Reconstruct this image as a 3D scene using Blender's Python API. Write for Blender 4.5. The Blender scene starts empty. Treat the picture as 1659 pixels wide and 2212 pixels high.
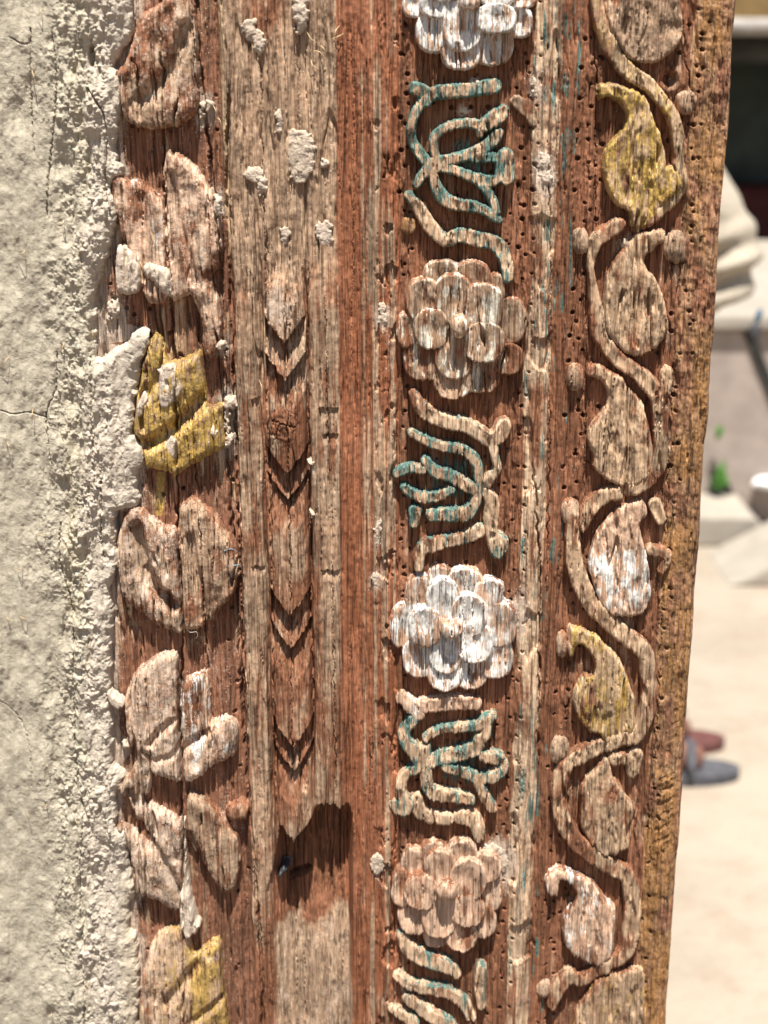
import bpy, math
import numpy as np
from mathutils import Vector

# ------------------------------------------------------------------ camera, sky, sun, exposure
sc = bpy.context.scene
C = sc.collection
PITCH = math.radians(17.5)
FPX, CX, CY = 3100.0, 829.5, 1106.0          # focal length and centre, in units of a 1659 x 2212 frame
CAM = (0.0, -0.70, 1.50)
cam_d = bpy.data.cameras.new('camera'); cam = bpy.data.objects.new('camera', cam_d); C.objects.link(cam)
cam.location = CAM; cam.rotation_euler = (math.radians(90) - PITCH, 0, 0)
cam_d.sensor_fit = 'HORIZONTAL'; cam_d.sensor_width = 36; cam_d.lens = 36 * FPX / 1659
cam_d.clip_start = 0.05; cam_d.clip_end = 400
cam_d.dof.use_dof = True; cam_d.dof.focus_distance = 0.715; cam_d.dof.aperture_fstop = 11.5
sc.camera = cam
SUN_EL, SUN_AZ = math.radians(71.5), math.radians(3)      # high sun, behind the camera and a hair to its right
world = bpy.data.worlds.new('World'); sc.world = world; world.use_nodes = True
wn = world.node_tree; bg = wn.nodes['Background']
sky = wn.nodes.new('ShaderNodeTexSky'); sky.sky_type = 'NISHITA'; sky.sun_disc = False
sky.sun_elevation = SUN_EL; sky.sun_rotation = math.pi - SUN_AZ
wn.links.new(sky.outputs[0], bg.inputs[0]); bg.inputs[1].default_value = 0.05
sd_ = bpy.data.lights.new('sun', 'SUN'); sd_.energy = 5.0; sd_.angle = math.radians(0.5); sd_.color = (1.0, 0.955, 0.89)
sun = bpy.data.objects.new('sun', sd_); C.objects.link(sun); sun.location = (1, -4, 8)
tosun = Vector((math.sin(SUN_AZ) * math.cos(SUN_EL), -math.cos(SUN_AZ) * math.cos(SUN_EL), math.sin(SUN_EL)))
sun.rotation_euler = tosun.to_track_quat('Z', 'Y').to_euler()
sc.view_settings.view_transform = 'Standard'; sc.view_settings.look = 'None'
sc.view_settings.exposure = 1.0; sc.view_settings.gamma = 1; sc.view_settings.use_curve_mapping = False

# ------------------------------------------------------------------ maths helpers
f32 = np.float32
ct, st = math.cos(PITCH), math.sin(PITCH)
S = 0.70 / ct / FPX                                     # metres per carving unit
GS = 1.5 * S                                            # mesh step

def unproj(px, py, h=0.0):
    """point of the post's face (raised by h units) that a frame position belongs to -> X, Z"""
    dx = (np.asarray(px, float) - CX) / FPX; dy = -(np.asarray(py, float) - CY) / FPX
    k = (-h * S - CAM[1]) / (ct + dy * st)
    return dx * k, CAM[2] + (-st + dy * ct) * k

def proj(X, Z, h=0.0):
    vy = -h * S - CAM[1]; vz = Z - CAM[2]
    d = vy * ct - vz * st
    return CX + FPX * X / d, CY - FPX * (vy * st + vz * ct) / d

def ground_at(px, py, z=0.0):
    dx = (px - CX) / FPX; dy = -(py - CY) / FPX
    d = (dx, ct + dy * st, -st + dy * ct); k = (z - CAM[2]) / d[2]
    return Vector((CAM[0] + d[0] * k, CAM[1] + d[1] * k, z))

def at_depth(px, py, Y):
    dx = (px - CX) / FPX; dy = -(py - CY) / FPX
    d = (dx, ct + dy * st, -st + dy * ct); k = (Y - CAM[1]) / d[1]
    return Vector((d[0] * k, Y, CAM[2] + d[2] * k))

def rect(px, py):
    return 829.0 + (px - 829.0) * 9800.0 / (10906.0 - py)

def noise(x, y, seed=0):
    x = np.asarray(x, f32) + 1000.0; y = np.asarray(y, f32) + 1000.0
    xi = np.floor(x).astype(np.int64); yi = np.floor(y).astype(np.int64)
    fx = (x - xi).astype(f32); fy = (y - yi).astype(f32)
    ux = fx * fx * (3 - 2 * fx); uy = fy * fy * (3 - 2 * fy)
    rng = np.random.RandomState(seed + 11)
    T = rng.rand(65536).astype(f32)
    def L(a, b): return T[(a * 7919 + b * 104729 + seed * 131 + ((a * b) & 1023) * 17) & 65535]
    a = L(xi, yi); b = L(xi + 1, yi); c = L(xi, yi + 1); d = L(xi + 1, yi + 1)
    return (a + (b - a) * ux) * (1 - uy) + (c + (d - c) * ux) * uy

def fbm(x, y, seed=0, o=4, g=0.5):
    s = 0; a = 1.0; t = 0
    for i in range(o):
        s = s + a * noise(x * 2 ** i, y * 2 ** i, seed + i * 7); t += a; a *= g
    return s / t

def sm(a, b, x):
    t = np.clip((x - a) / (b - a), 0, 1); return t * t * (3 - 2 * t)

def catmull(P, n=4, closed=True):
    P = np.asarray(P, float); m = len(P); out = []
    rng = range(m) if closed else range(m - 1)
    for i in rng:
        if closed: p0, p1, p2, p3 = P[(i - 1) % m], P[i], P[(i + 1) % m], P[(i + 2) % m]
        else: p0, p1, p2, p3 = P[max(i - 1, 0)], P[i], P[i + 1], P[min(i + 2, m - 1)]
        for k in range(n):
            t = k / n
            out.append(0.5 * (2 * p1 + (p2 - p0) * t + (2 * p0 - 5 * p1 + 4 * p2 - p3) * t * t + (3 * p1 - p0 - 3 * p2 + p3) * t ** 3))
    if not closed: out.append(P[-1])
    return np.array(out)

def poly_sdf(P):
    P = catmull(P, 3)
    def f(x, y):
        d = np.full(x.shape, 1e9); ins = np.zeros(x.shape, bool)
        for i in range(len(P)):
            ax, ay = P[i]; bx, by = P[(i + 1) % len(P)]
            ex, ey = bx - ax, by - ay
            t = np.clip(((x - ax) * ex + (y - ay) * ey) / (ex * ex + ey * ey + 1e-9), 0, 1)
            d = np.minimum(d, (x - ax - ex * t) ** 2 + (y - ay - ey * t) ** 2)
            if ay != by:
                c = (ay > y) != (by > y)
                ins ^= c & (x < (bx - ax) * (y - ay) / (by - ay) + ax)
        d = np.sqrt(d); return np.where(ins, -d, d)
    f.box = (P[:, 0].min(), P[:, 1].min(), P[:, 0].max(), P[:, 1].max()); return f

def stroke_sdf(strokes):
    Q = [catmull(s, 3, False) for s in strokes]
    def f(x, y):
        d = np.full(x.shape, 1e9)
        for P in Q:
            for i in range(len(P) - 1):
                ax, ay, ar = P[i]; bx, by, br = P[i + 1]
                ex, ey = bx - ax, by - ay
                t = np.clip(((x - ax) * ex + (y - ay) * ey) / (ex * ex + ey * ey + 1e-9), 0, 1)
                d = np.minimum(d, np.sqrt((x - ax - ex * t) ** 2 + (y - ay - ey * t) ** 2) - (ar + (br - ar) * t))
        return d
    A = np.concatenate(Q)
    f.box = ((A[:, 0] - A[:, 2]).min(), (A[:, 1] - A[:, 2]).min(), (A[:, 0] + A[:, 2]).max(), (A[:, 1] + A[:, 2]).max()); return f

def ell_sdf(cx, cy, rx, ry, rot=0):
    c, s_ = math.cos(rot), math.sin(rot)
    def f(x, y):
        u = ((x - cx) * c + (y - cy) * s_) / rx; v = (-(x - cx) * s_ + (y - cy) * c) / ry
        # superellipse: petals and lumps are squarish with round corners
        k = (np.abs(u) ** 2.4 + np.abs(v) ** 2.4) ** (1 / 2.4)
        return (k - 1) * min(rx, ry)
    m = max(rx, ry) * (1 if rot else 1)
    f.box = (cx - (m if rot else rx), cy - (m if rot else ry), cx + (m if rot else rx), cy + (m if rot else ry)); return f

OFF = {'F1': (812.9, 0), 'F2': (812.9, 530.9), 'F3': (812.9, 1061.8), 'F4': (812.9, 1592.6),
       'V1': (1177.9, 0), 'V2': (1177.9, 530.9), 'V3': (1177.9, 1061.8), 'V4': (1144.7, 1592.6),
       'L1': (199.1, 0), 'L2': (199.1, 530.9), 'L3': (199.1, 1061.8), 'L4': (199.1, 1592.6)}
def T(k, pts):
    ox, oy = OFF[k]
    return [(ox + p[0] / 4, oy + p[1] / 4) + tuple(q / 4 for q in p[2:]) for p in pts]

# ------------------------------------------------------------------ materials
def new_mat(name):
    m = bpy.data.materials.new(name); m.use_nodes = True
    nt = m.node_tree; return m, nt, nt.nodes['Principled BSDF']

class G:
    def __init__(s, nt): s.nt = nt
    def n(s, t, **k):
        o = s.nt.nodes.new('ShaderNode' + t)
        for a, b in k.items(): setattr(o, a, b)
        return o
    def put(s, i, v):
        if isinstance(v, bpy.types.NodeSocket): s.nt.links.new(v, i)
        elif isinstance(v, (tuple, list)) and len(v) == 3 and i.type == 'RGBA': i.default_value = (*v, 1)
        else: i.default_value = v
    def noise(s, vec, scale, detail=4, rough=0.6):
        o = s.n('TexNoise'); s.put(o.inputs['Vector'], vec); o.inputs['Scale'].default_value = scale
        o.inputs['Detail'].default_value = detail; o.inputs['Roughness'].default_value = rough; return o.outputs[0]
    def mapping(s, vec, sc_): 
        o = s.n('Mapping'); s.put(o.inputs[0], vec); o.inputs['Scale'].default_value = sc_; return o.outputs[0]
    def mix(s, f, a, b):
        o = s.n('Mix', data_type='RGBA'); s.put(o.inputs[0], f); s.put(o.inputs[6], a); s.put(o.inputs[7], b); return o.outputs[2]
    def m(s, op, a, b=0.0, c=None):
        o = s.n('Math', operation=op); s.put(o.inputs[0], a); s.put(o.inputs[1], b)
        if c is not None: s.put(o.inputs[2], c)
        return o.outputs[0]
    def ramp(s, v, a, b, lo=0.0, hi=1.0):
        o = s.n('MapRange'); o.interpolation_type = 'SMOOTHSTEP'; s.put(o.inputs[0], v)
        o.inputs[1].default_value = a; o.inputs[2].default_value = b; o.inputs[3].default_value = lo; o.inputs[4].default_value = hi
        return o.outputs[0]

RAW1, RAW2 = (0.100, 0.040, 0.020), (0.34, 0.148, 0.074)
WX1, WX2 = (0.195, 0.110, 0.064), (0.545, 0.385, 0.255)
DUST1, DUST2 = (0.42, 0.305, 0.22), (0.62, 0.50, 0.395)

def wood(name, paint, pr=0.6, raw=(RAW1, RAW2), wx=(WX1, WX2), spec=0.25, paint2=None):
    """weathered carved wood; vertex masks: R bleached, G dust, B paint left"""
    m, nt, bs = new_mat(name); g = G(nt)
    pos = g.n('NewGeometry').outputs['Position']
    at = g.n('Attribute', attribute_name='mask').outputs['Color']
    sp = g.n('SeparateColor'); g.put(sp.inputs[0], at); R, Du, P = sp.outputs[0], sp.outputs[1], sp.outputs[2]
    fib = g.noise(g.mapping(pos, (1.0, 1.0, 0.02)), 1300, 3, 0.6)
    fib2 = g.noise(g.mapping(pos, (1.0, 1.0, 0.06)), 420, 3, 0.6)
    blot = g.noise(g.mapping(pos, (1.0, 1.0, 0.4)), 60, 4, 0.6)
    fib3 = g.noise(g.mapping(pos, (1.0, 1.0, 0.03)), 620, 4, 0.62)
    patch = g.noise(g.mapping(pos, (1.0, 1.0, 0.3)), 110, 2, 0.5)
    fib4 = g.noise(g.mapping(pos, (1.0, 1.0, 0.05)), 230, 3, 0.6)
    grit = g.noise(pos, 2200, 3, 0.7)
    grit2 = g.noise(pos, 700, 3, 0.7)
    fr = g.ramp(fib, 0.25, 0.75)
    c_raw = g.mix(fr, raw[0], raw[1])
    c_raw = g.mix(g.ramp(blot, 0.38, 0.72, 0, 0.6), c_raw, g.mix(fib2, (0.16, 0.07, 0.04), (0.42, 0.19, 0.105)))
    c_wx = g.mix(g.m('ADD', g.m('MULTIPLY', fr, 0.5), g.ramp(fib2, 0.3, 0.7, 0, 0.5)), wx[0], wx[1])
    c_wx = g.mix(g.ramp(blot, 0.5, 0.75, 0, 0.4), c_wx, (0.50, 0.30, 0.18))
    wf = g.ramp(g.m('ADD', R, g.m('MULTIPLY', g.m('SUBTRACT', fib2, 0.5), 0.9)), 0.3, 0.62)
    col = g.mix(wf, c_raw, c_wx)
    pf = g.ramp(g.m('ADD', P, g.m('ADD', g.m('MULTIPLY', g.m('SUBTRACT', fib2, 0.5), 0.9), g.m('MULTIPLY', g.m('SUBTRACT', fib, 0.5), 0.75))), 0.47, 0.56)
    pc = g.mix(g.ramp(grit2, 0.35, 0.65), paint, paint2 or tuple(c * 0.72 for c in paint))
    col = g.mix(pf, col, pc)
    df = g.ramp(g.m('ADD', Du, g.m('ADD', g.m('MULTIPLY', g.m('SUBTRACT', grit2, 0.5), 0.9), g.m('MULTIPLY', g.m('SUBTRACT', blot, 0.5), 0.5))), 0.38, 0.72, 0, 0.92)
    dc = g.mix(grit, DUST1, DUST2)
    col = g.mix(df, col, dc)
    # pale grains of dried mud stuck to the wood
    vo = g.n('TexVoronoi'); g.put(vo.inputs['Vector'], pos); vo.inputs['Scale'].default_value = 520
    gr = g.m('MULTIPLY', g.ramp(vo.outputs['Distance'], 0.10, 0.20, 1, 0), g.ramp(g.m('ADD', Du, g.m('MULTIPLY', grit2, 0.6)), 0.52, 0.6))
    col = g.mix(g.m('MULTIPLY', gr, 0.8), col, (0.80, 0.70, 0.52))
    hs = g.n('HueSaturation'); g.put(hs.inputs['Color'], col); g.put(hs.inputs['Value'], g.m('MULTIPLY', g.ramp(blot, 0.25, 0.75, 0.78, 1.15), g.m('MULTIPLY', g.m('MAXIMUM', g.ramp(fib3, 0.33, 0.44, 0.36, 1.0), g.ramp(patch, 0.42, 0.6, 0.0, 0.92)), g.ramp(fib4, 0.35, 0.65, 0.86, 1.12)))); col = hs.outputs[0]
    g.put(bs.inputs['Base Color'], col)
    g.put(bs.inputs['Roughness'], g.mix(pf, (0.86,) * 3, (pr,) * 3))
    bs.inputs['Specular IOR Level'].default_value = spec
    hgt = g.m('ADD', g.m('ADD', g.m('MULTIPLY', fib, 0.6), g.ramp(fib3, 0.34, 0.46, 0, 0.9)), g.m('ADD', g.m('MULTIPLY', fib2, 0.5), g.m('ADD', g.m('MULTIPLY', grit, 0.3), g.m('MULTIPLY', gr, 0.7))))
    bp = g.n('Bump'); g.put(bp.inputs['Height'], hgt); bp.inputs['Distance'].default_value = 0.0008; bp.inputs['Strength'].default_value = 0.75
    g.put(bs.inputs['Normal'], bp.outputs[0])
    return m

def mud(name, c1, c2, c3, scale=1.0):
    m, nt, bs = new_mat(name); g = G(nt)
    pos = g.n('NewGeometry').outputs['Position']
    at = g.n('Attribute', attribute_name='mask').outputs['Color']
    sp = g.n('SeparateColor'); g.put(sp.inputs[0], at)
    big = g.noise(g.mapping(pos, (1.6, 1.6, 0.3)), 28 * scale, 4, 0.6)
    med = g.noise(pos, 260, 4, 0.65); fin = g.noise(pos, 1800, 4, 0.75)
    col = g.mix(g.ramp(g.m('ADD', sp.outputs[0], g.m('MULTIPLY', g.m('SUBTRACT', big, 0.5), 0.8)), 0.3, 0.7), c1, c2)
    col = g.mix(g.ramp(med, 0.35, 0.75, 0, 0.6), col, c3)
    col = g.mix(g.m('MULTIPLY', sp.outputs[1], g.ramp(big, 0.35, 0.6)), col, (0.50, 0.42, 0.27))
    hs = g.n('HueSaturation'); g.put(hs.inputs['Color'], col); g.put(hs.inputs['Value'], g.ramp(fin, 0.25, 0.75, 0.85, 1.12)); col = hs.outputs[0]
    g.put(bs.inputs['Base Color'], col); bs.inputs['Roughness'].default_value = 0.95; bs.inputs['Specular IOR Level'].default_value = 0.15
    vo = g.n('TexVoronoi'); g.put(vo.inputs['Vector'], pos); vo.inputs['Scale'].default_value = 900
    hgt = g.m('ADD', g.m('MULTIPLY', med, 0.8), g.m('ADD', g.m('MULTIPLY', fin, 0.55), g.ramp(vo.outputs['Distance'], 0.0, 0.35, 0.35, 0)))
    bp = g.n('Bump'); g.put(bp.inputs['Height'], hgt); bp.inputs['Distance'].default_value = 0.0008; bp.inputs['Strength'].default_value = 0.75
    g.put(bs.inputs['Normal'], bp.outputs[0]); return m

def plain(name, col, rough=0.8, var=0.2, scale=40, col2=None, bump=0.0, metal=0.0):
    m, nt, bs = new_mat(name); g = G(nt)
    pos = g.n('NewGeometry').outputs['Position']
    n1 = g.noise(pos, scale, 5, 0.6)
    g.put(bs.inputs['Base Color'], g.mix(g.ramp(n1, 0.3, 0.7), tuple(c * (1 - var) for c in (col2 or col)), tuple(min(c * (1 + var), 1) for c in col)))
    bs.inputs['Roughness'].default_value = rough; bs.inputs['Metallic'].default_value = metal
    bs.inputs['Specular IOR Level'].default_value = 0.25
    if bump:
        bp = g.n('Bump'); g.put(bp.inputs['Height'], n1); bp.inputs['Distance'].default_value = bump
        g.put(bs.inputs['Normal'], bp.outputs[0])
    return m

TEAL = (0.055, 0.125, 0.108)
M = {}
M['bare'] = wood('weathered_wood', (0.62, 0.60, 0.52))
M['white'] = wood('white_painted_wood', (0.78, 0.765, 0.73), 0.5, wx=((0.36, 0.19, 0.11), (0.72, 0.53, 0.38)), paint2=(0.66, 0.61, 0.53))
M['ivory'] = wood('ivory_painted_wood', (0.76, 0.70, 0.56), 0.6, paint2=(0.62, 0.56, 0.46))
M['gold'] = wood('gold_painted_wood', (0.53, 0.35, 0.080), 0.42, spec=0.5, wx=((0.33, 0.20, 0.10), (0.60, 0.44, 0.27)), paint2=(0.28, 0.17, 0.055))
M['dullgold'] = wood('worn_gold_painted_wood', (0.47, 0.32, 0.11), 0.55, wx=((0.30, 0.18, 0.10), (0.60, 0.43, 0.28)), paint2=(0.44, 0.27, 0.08))
M['teal'] = wood('teal_painted_wood', (0.15, 0.225, 0.185), 0.8, wx=((0.42, 0.25, 0.14), (0.68, 0.52, 0.36)), paint2=TEAL)
M['amber'] = wood('amber_varnished_wood', (0.38, 0.195, 0.070), 0.5, spec=0.4, wx=((0.24, 0.125, 0.06), (0.52, 0.33, 0.18)), paint2=(0.24, 0.12, 0.05))
M['red'] = wood('red_stained_wood', (0.50, 0.40, 0.33), raw=((0.16, 0.055, 0.024), (0.42, 0.165, 0.078)))
M['plaster'] = mud('mud_plaster', (0.42, 0.370, 0.280), (0.49, 0.418, 0.335), (0.57, 0.505, 0.395))
M['mudlump'] = mud('dried_mud', (0.45, 0.36, 0.275), (0.51, 0.415, 0.33), (0.60, 0.50, 0.38))
M['core'] = plain('old_timber', (0.30, 0.15, 0.08), 0.9, 0.35, 60, bump=0.003)

# ------------------------------------------------------------------ object helpers
def link_mesh(name, verts, faces, mat, parent=None, mask=None, smooth=True):
    me = bpy.data.meshes.new(name)
    v = np.ascontiguousarray(verts, f32); f = np.ascontiguousarray(faces, np.int32)
    me.vertices.add(len(v)); me.vertices.foreach_set('co', v.ravel())
    k = f.shape[1]
    me.loops.add(f.size); me.loops.foreach_set('vertex_index', f.ravel())
    me.polygons.add(len(f)); me.polygons.foreach_set('loop_start', np.arange(0, f.size, k, dtype=np.int32))
    me.update(calc_edges=True)
    if smooth: me.polygons.foreach_set('use_smooth', np.ones(len(f), bool))
    if mask is not None:
        a = me.color_attributes.new('mask', 'FLOAT_COLOR', 'POINT')
        c = np.ones((len(v), 4), f32); c[:, :3] = mask; a.data.foreach_set('color', c.ravel())
    me.materials.append(mat)
    o = bpy.data.objects.new(name, me); C.objects.link(o); o.parent = parent
    return o

def tag(o, label=None, cat=None, group=None, kind=None):
    if label: o['label'] = label
    if cat: o['category'] = cat
    if group: o['group'] = group
    if kind: o['kind'] = kind
    return o

def empty(name, loc=(0, 0, 0)):
    o = bpy.data.objects.new(name, None); o.empty_display_size = 0.1; C.objects.link(o); o.location = loc; return o

def grid_faces(ny, nx, keep=None):
    i = np.arange(ny * nx).reshape(ny, nx)
    q = np.stack([i[:-1, :-1], i[1:, :-1], i[1:, 1:], i[:-1, 1:]], -1)      # rows go down (z falls), normal towards -y
    if keep is not None: q = q[keep]
    return q.reshape(-1, 4)

def compact(V, F, K):
    used = np.zeros(len(V), bool); used[F.ravel()] = True
    idx = np.cumsum(used) - 1
    return V[used], idx[F], K[used]

# long splits that run through everything carved from the same timber: (points in frame units, half width, depth)
CR = [([(424, -60), (428, 120), (452, 330), (470, 520), (478, 700), (490, 1000), (508, 1240), (520, 1500), (540, 1750), (560, 2000), (570, 2280)], 2.6, 17),
      ([(345, -60), (350, 200), (352, 300), (356, 460), (368, 640), (378, 830), (384, 1150), (392, 1380), (388, 1600), (392, 1780), (398, 2280)], 2.2, 16),
      ([(495, 180), (492, 420), (497, 640), (506, 860), (515, 1080), (522, 1300), (530, 1560), (538, 1800)], 2.8, 17),
      ([(292, 20), (296, 220), (300, 300)], 1.8, 12),
      ([(432, 1120), (437, 1300), (450, 1500), (458, 1640)], 1.5, 11),
      ([(412, 880), (420, 1000), (430, 1090)], 1.3, 10),
      ([(618, 560), (620, 740), (626, 1060), (629, 1320), (632, 1640), (634, 1700)], 1.6, 10),
      ([(576, 480), (578, 700), (584, 1000), (590, 1300), (594, 1560), (600, 1760)], 2.6, 9),
      ([(668, 560), (664, 740), (668, 1000), (672, 1300), (676, 1600)], 2.0, 8),
      ([(703, 620), (707, 830), (712, 1050)], 1.0, 6), ([(560, 60), (566, 260), (572, 520)], 1.1, 7), ([(640, 60), (648, 300)], 1.0, 5),
      ([(1150, 980), (1163, 1180), (1166, 1300), (1160, 1700)], 2.2, 12),
      ([(1184, 300), (1190, 620), (1187, 1000), (1178, 1320)], 1.3, 7),
      ([(1037, 190), (1040, 340), (1042, 470)], 0.9, 9), ([(984, 190), (988, 460), (992, 760)], 0.8, 7),
      ([(1000, 950), (1004, 1100), (1000, 1400), (996, 1700)], 0.9, 7), ([(900, 1000), (905, 1200), (900, 1340)], 0.8, 6),
      ([(1285, 20), (1288, 200), (1286, 520)], 1.2, 9), ([(1304, 560), (1302, 730), (1290, 800)], 1.0, 8), ([(1265, 540), (1268, 760), (1264, 1000), (1254, 1200)], 0.9, 8),
      ([(1477, 20), (1482, 120), (1500, 260)], 1.0, 7), ([(1460, 700), (1450, 900), (1440, 1100), (1420, 1500), (1400, 1900)], 1.0, 7),
      ([(1380, 60), (1384, 250)], .8, 5), ([(1222, 1690), (1224, 1840), (1226, 1960)], 1.0, 8), ([(990, 1860), (992, 2100)], 1.0, 8),
      ([(925, 1640), (927, 1800)], .8, 6), ([(716, 1180), (722, 1500), (727, 1720)], .9, 5), ([(760, 40), (764, 400), (758, 800)], .8, 4)]
CR = [(catmull(p, 3, False), w, d) for p, w, d in CR]

def cracks(px, py):
    """depth of the splits at a place, plus the fine checks of old timber"""
    wob = (noise(px * 0 + 3, py / 17.0, 91) - 0.5) * 5 + (noise(px / 40, py / 5.0, 92) - 0.5) * 1.6
    D = np.zeros(px.shape, f32)
    for P, w, d in CR:
        w = w * (1.45 if P[0, 0] < 540 else 1.1)
        cx = np.interp(py, P[:, 1], P[:, 0], left=-9e3, right=-9e3)
        t0, t1 = P[0, 1], P[-1, 1]
        tap = np.clip(np.minimum(py - t0, t1 - py) / 40.0, 0, 1) * (0.55 + 0.75 * noise(py / 55.0, px * 0 + d, 93))
        D = np.maximum(D, d * tap * (1 - sm(0.35, 1.0, np.abs(px + wob - cx) / (w * (0.3 + tap)))))
    u = rect(px, py)
    r = np.abs(noise((u + (noise(py / 60, u / 30, 5) - .5) * 7) / 6.5, py / 240.0, 31) - 0.5) * 2
    D = np.maximum(D, 3.2 * (1 - sm(0.0, 0.09, r)) * sm(0.45, 0.65, noise(u / 25, py / 120, 33)))
    q = np.abs(noise((u + (noise(py / 45, u / 40, 34) - .5) * 6) / 19, py / 520.0, 35) - 0.5) * 2
    zone = 1.0 * (u < 520) + .8 * sm(500, 520, u) * (1 - sm(735, 745, u)) + .5 * (u > 860)
    D = np.maximum(D, 11 * zone * (1 - sm(0.0, 0.085, q)) * sm(0.36, 0.5, noise(u / 35, py / 170, 36)))
    gate = sm(.48, .62, noise(u / 45, py / 95, 39))
    e = (sm(.80, .88, noise(u / 6.5, py / 46, 37)) * (u < 520) + sm(.88, .94, noise(u / 5, py / 34, 38)) * (u > 855)) * gate
    return np.maximum(D, 7 * e)

def grain(px, py, amp=1.0):
    u = rect(px, py)
    w = u + (noise(u / 60, py / 110, 41) - .5) * 9
    a = fbm(w / 3.4, py / 110, 42, 3, 0.65) - 0.5
    b = noise(w / 8.5, py / 260, 47) - 0.5
    c = fbm(px / 9, py / 14, 48, 3) - 0.5
    e = noise(w / 1.9, py / 70, 49)
    f = np.abs(noise(w / 6.0 + 50, py / 190, 50) - .5) * 2
    return amp * (a * 5.8 + b * 5.0 + c * 3.2 - 2.2 * sm(.72, .9, e) - 4.0 * (1 - sm(0, .22, f)))

# ------------------------------------------------------------------ the post's face
NAILS = []
rs = np.random.RandomState(5)
def row(u0, y0, y1, step, jx=3, jy=9, r=4.2, p=1.0):
    y = y0
    while y < y1:
        if rs.rand() < p:
            uu = u0 + rs.randn() * jx; yy = y + rs.randn() * jy
            NAILS.append((829 + (uu - 829) * (10906 - yy) / 9800, yy, r * (0.8 + 0.4 * rs.rand()), 8 + 5 * rs.rand()))
        y += step
row(872, -60, 2280, 47); row(895, 10, 2280, 58, 12, 16, 3.8, .7)
row(1112, -60, 2280, 56, 4); row(1134, 20, 2280, 49, 3, 9, 4.0); row(1090, 10, 2280, 90, 9, 20, 3.8, .7)
row(980, 30, 2280, 46, 40, 14, 3.6, .8); row(1030, 30, 2280, 60, 30, 18, 3.6, .8)
row(1240, -30, 2280, 42, 4, 8, 4.6); row(1262, 0, 2280, 66, 6, 14, 4.4, .8)
row(1222, 1500, 2280, 50, 6, 12, 4.4); row(1330, 40, 2280, 95, 30, 25, 4.4, .6)
row(1448, 20, 2280, 62, 6, 14, 4.6); row(1462, 50, 2280, 90, 6, 20, 4.6, .8)
row(270, 100, 2200, 150, 10, 40, 4.5, .6); row(490, 200, 2200, 90, 8, 30, 4.5, .8); row(380, 250, 2200, 120, 50, 30, 4.5, .7)
for p in T('V1', [(1250, 215), (1355, 290), (1355, 430), (1170, 455), (1320, 655), (1280, 1080), (1275, 1370), (1075, 1215), (315, 585), (350, 335), (300, 850), (280, 1130), (285, 1370), (255, 1645), (445, 1900), (500, 1250), (1265, 1770), (1265, 1950), (500, 500)]) + \
    T('V2', [(245, 380), (240, 585), (215, 785), (205, 1000), (1240, 560), (1090, 590), (1090, 740), (525, 710), (470, 1400), (1110, 1290), (1140, 1700), (1075, 1900), (265, 1810), (155, 1915), (165, 2100), (170, 1470), (330, 1470), (980, 930)]) + \
    T('L2', [(355, 600), (290, 545), (185, 460), (665, 760), (755, 945), (1205, 2050), (490, 550), (85, 2040), (610, 2160), (780, 2110)]) + \
    T('F1', [(270, 640), (215, 465), (255, 215), (260, 810), (210, 1015), (215, 1300), (200, 1660), (1255, 1280), (1345, 1100), (1230, 1600), (1280, 1780), (1265, 1895), (1230, 2140), (1350, 1640), (1370, 1420), (650, 930), (820, 925), (970, 925), (1310, 540)]):
    NAILS.append((p[0], p[1], 6.0, 15))

PROF_U = [150, 470, 486, 494, 506, 514, 520, 528, 560, 568, 574, 581, 590, 622, 655, 663, 669, 676, 684, 728, 738, 756, 775, 792, 812, 838, 850, 860, 868, 1112, 1122, 1130, 1142, 1156, 1168, 1176, 1183, 1190, 1204, 1212, 1220, 1228, 1418, 1432, 1446, 1468, 1496, 1507, 1514, 1520, 1524, 1529]
PROF_H = [0, 0, -2, -12, -12, -5, 10, 16, 15, 9, -9, 17, 33, 36, 33, 20, -5, 15, 22, 20, 13, 5, 3, 9, 15, 15, 12, 3, 0, 0, 3, 11, 18, 19, 15, 6, 4, 10, 12, 8, 1, 0, 0, 4, 13, 19, 17, 11, 0, -22, -60, -130]
CHEV = [(737, 33), (817, 27), (1018, 34), (1077, 26), (1322, 34), (1394, 29), (1603, 25), (1658, 27)]

EDGE = [(292, -140), (290, 0), (292, 40), (280, 90), (262, 115), (245, 145), (280, 163), (284, 210), (262, 240), (248, 300), (250, 335), (262, 375), (240, 400), (246, 430), (255, 475), (243, 505), (237, 530), (220, 590), (206, 620), (204, 690), (206, 745), (205, 772), (217, 779), (236, 764), (249, 753), (266, 748), (281, 727), (299, 713), (318, 716), (328, 727), (317, 756), (300, 805), (294, 855), (287, 905), (284, 943), (306, 968), (312, 1004), (300, 1018), (296, 1060), (294, 1097), (252, 1108), (250, 1175), (254, 1200), (251, 1236), (237, 1276), (241, 1326), (238, 1400), (237, 1460), (236, 1500), (241, 1560), (244, 1615), (245, 1660), (271, 1680), (258, 1705), (249, 1732), (250, 1788), (275, 1812), (276, 1860), (284, 1893), (293, 1935), (275, 1968), (278, 2018), (290, 2023), (293, 2068), (298, 2118), (297, 2220), (296, 2380)]
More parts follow.
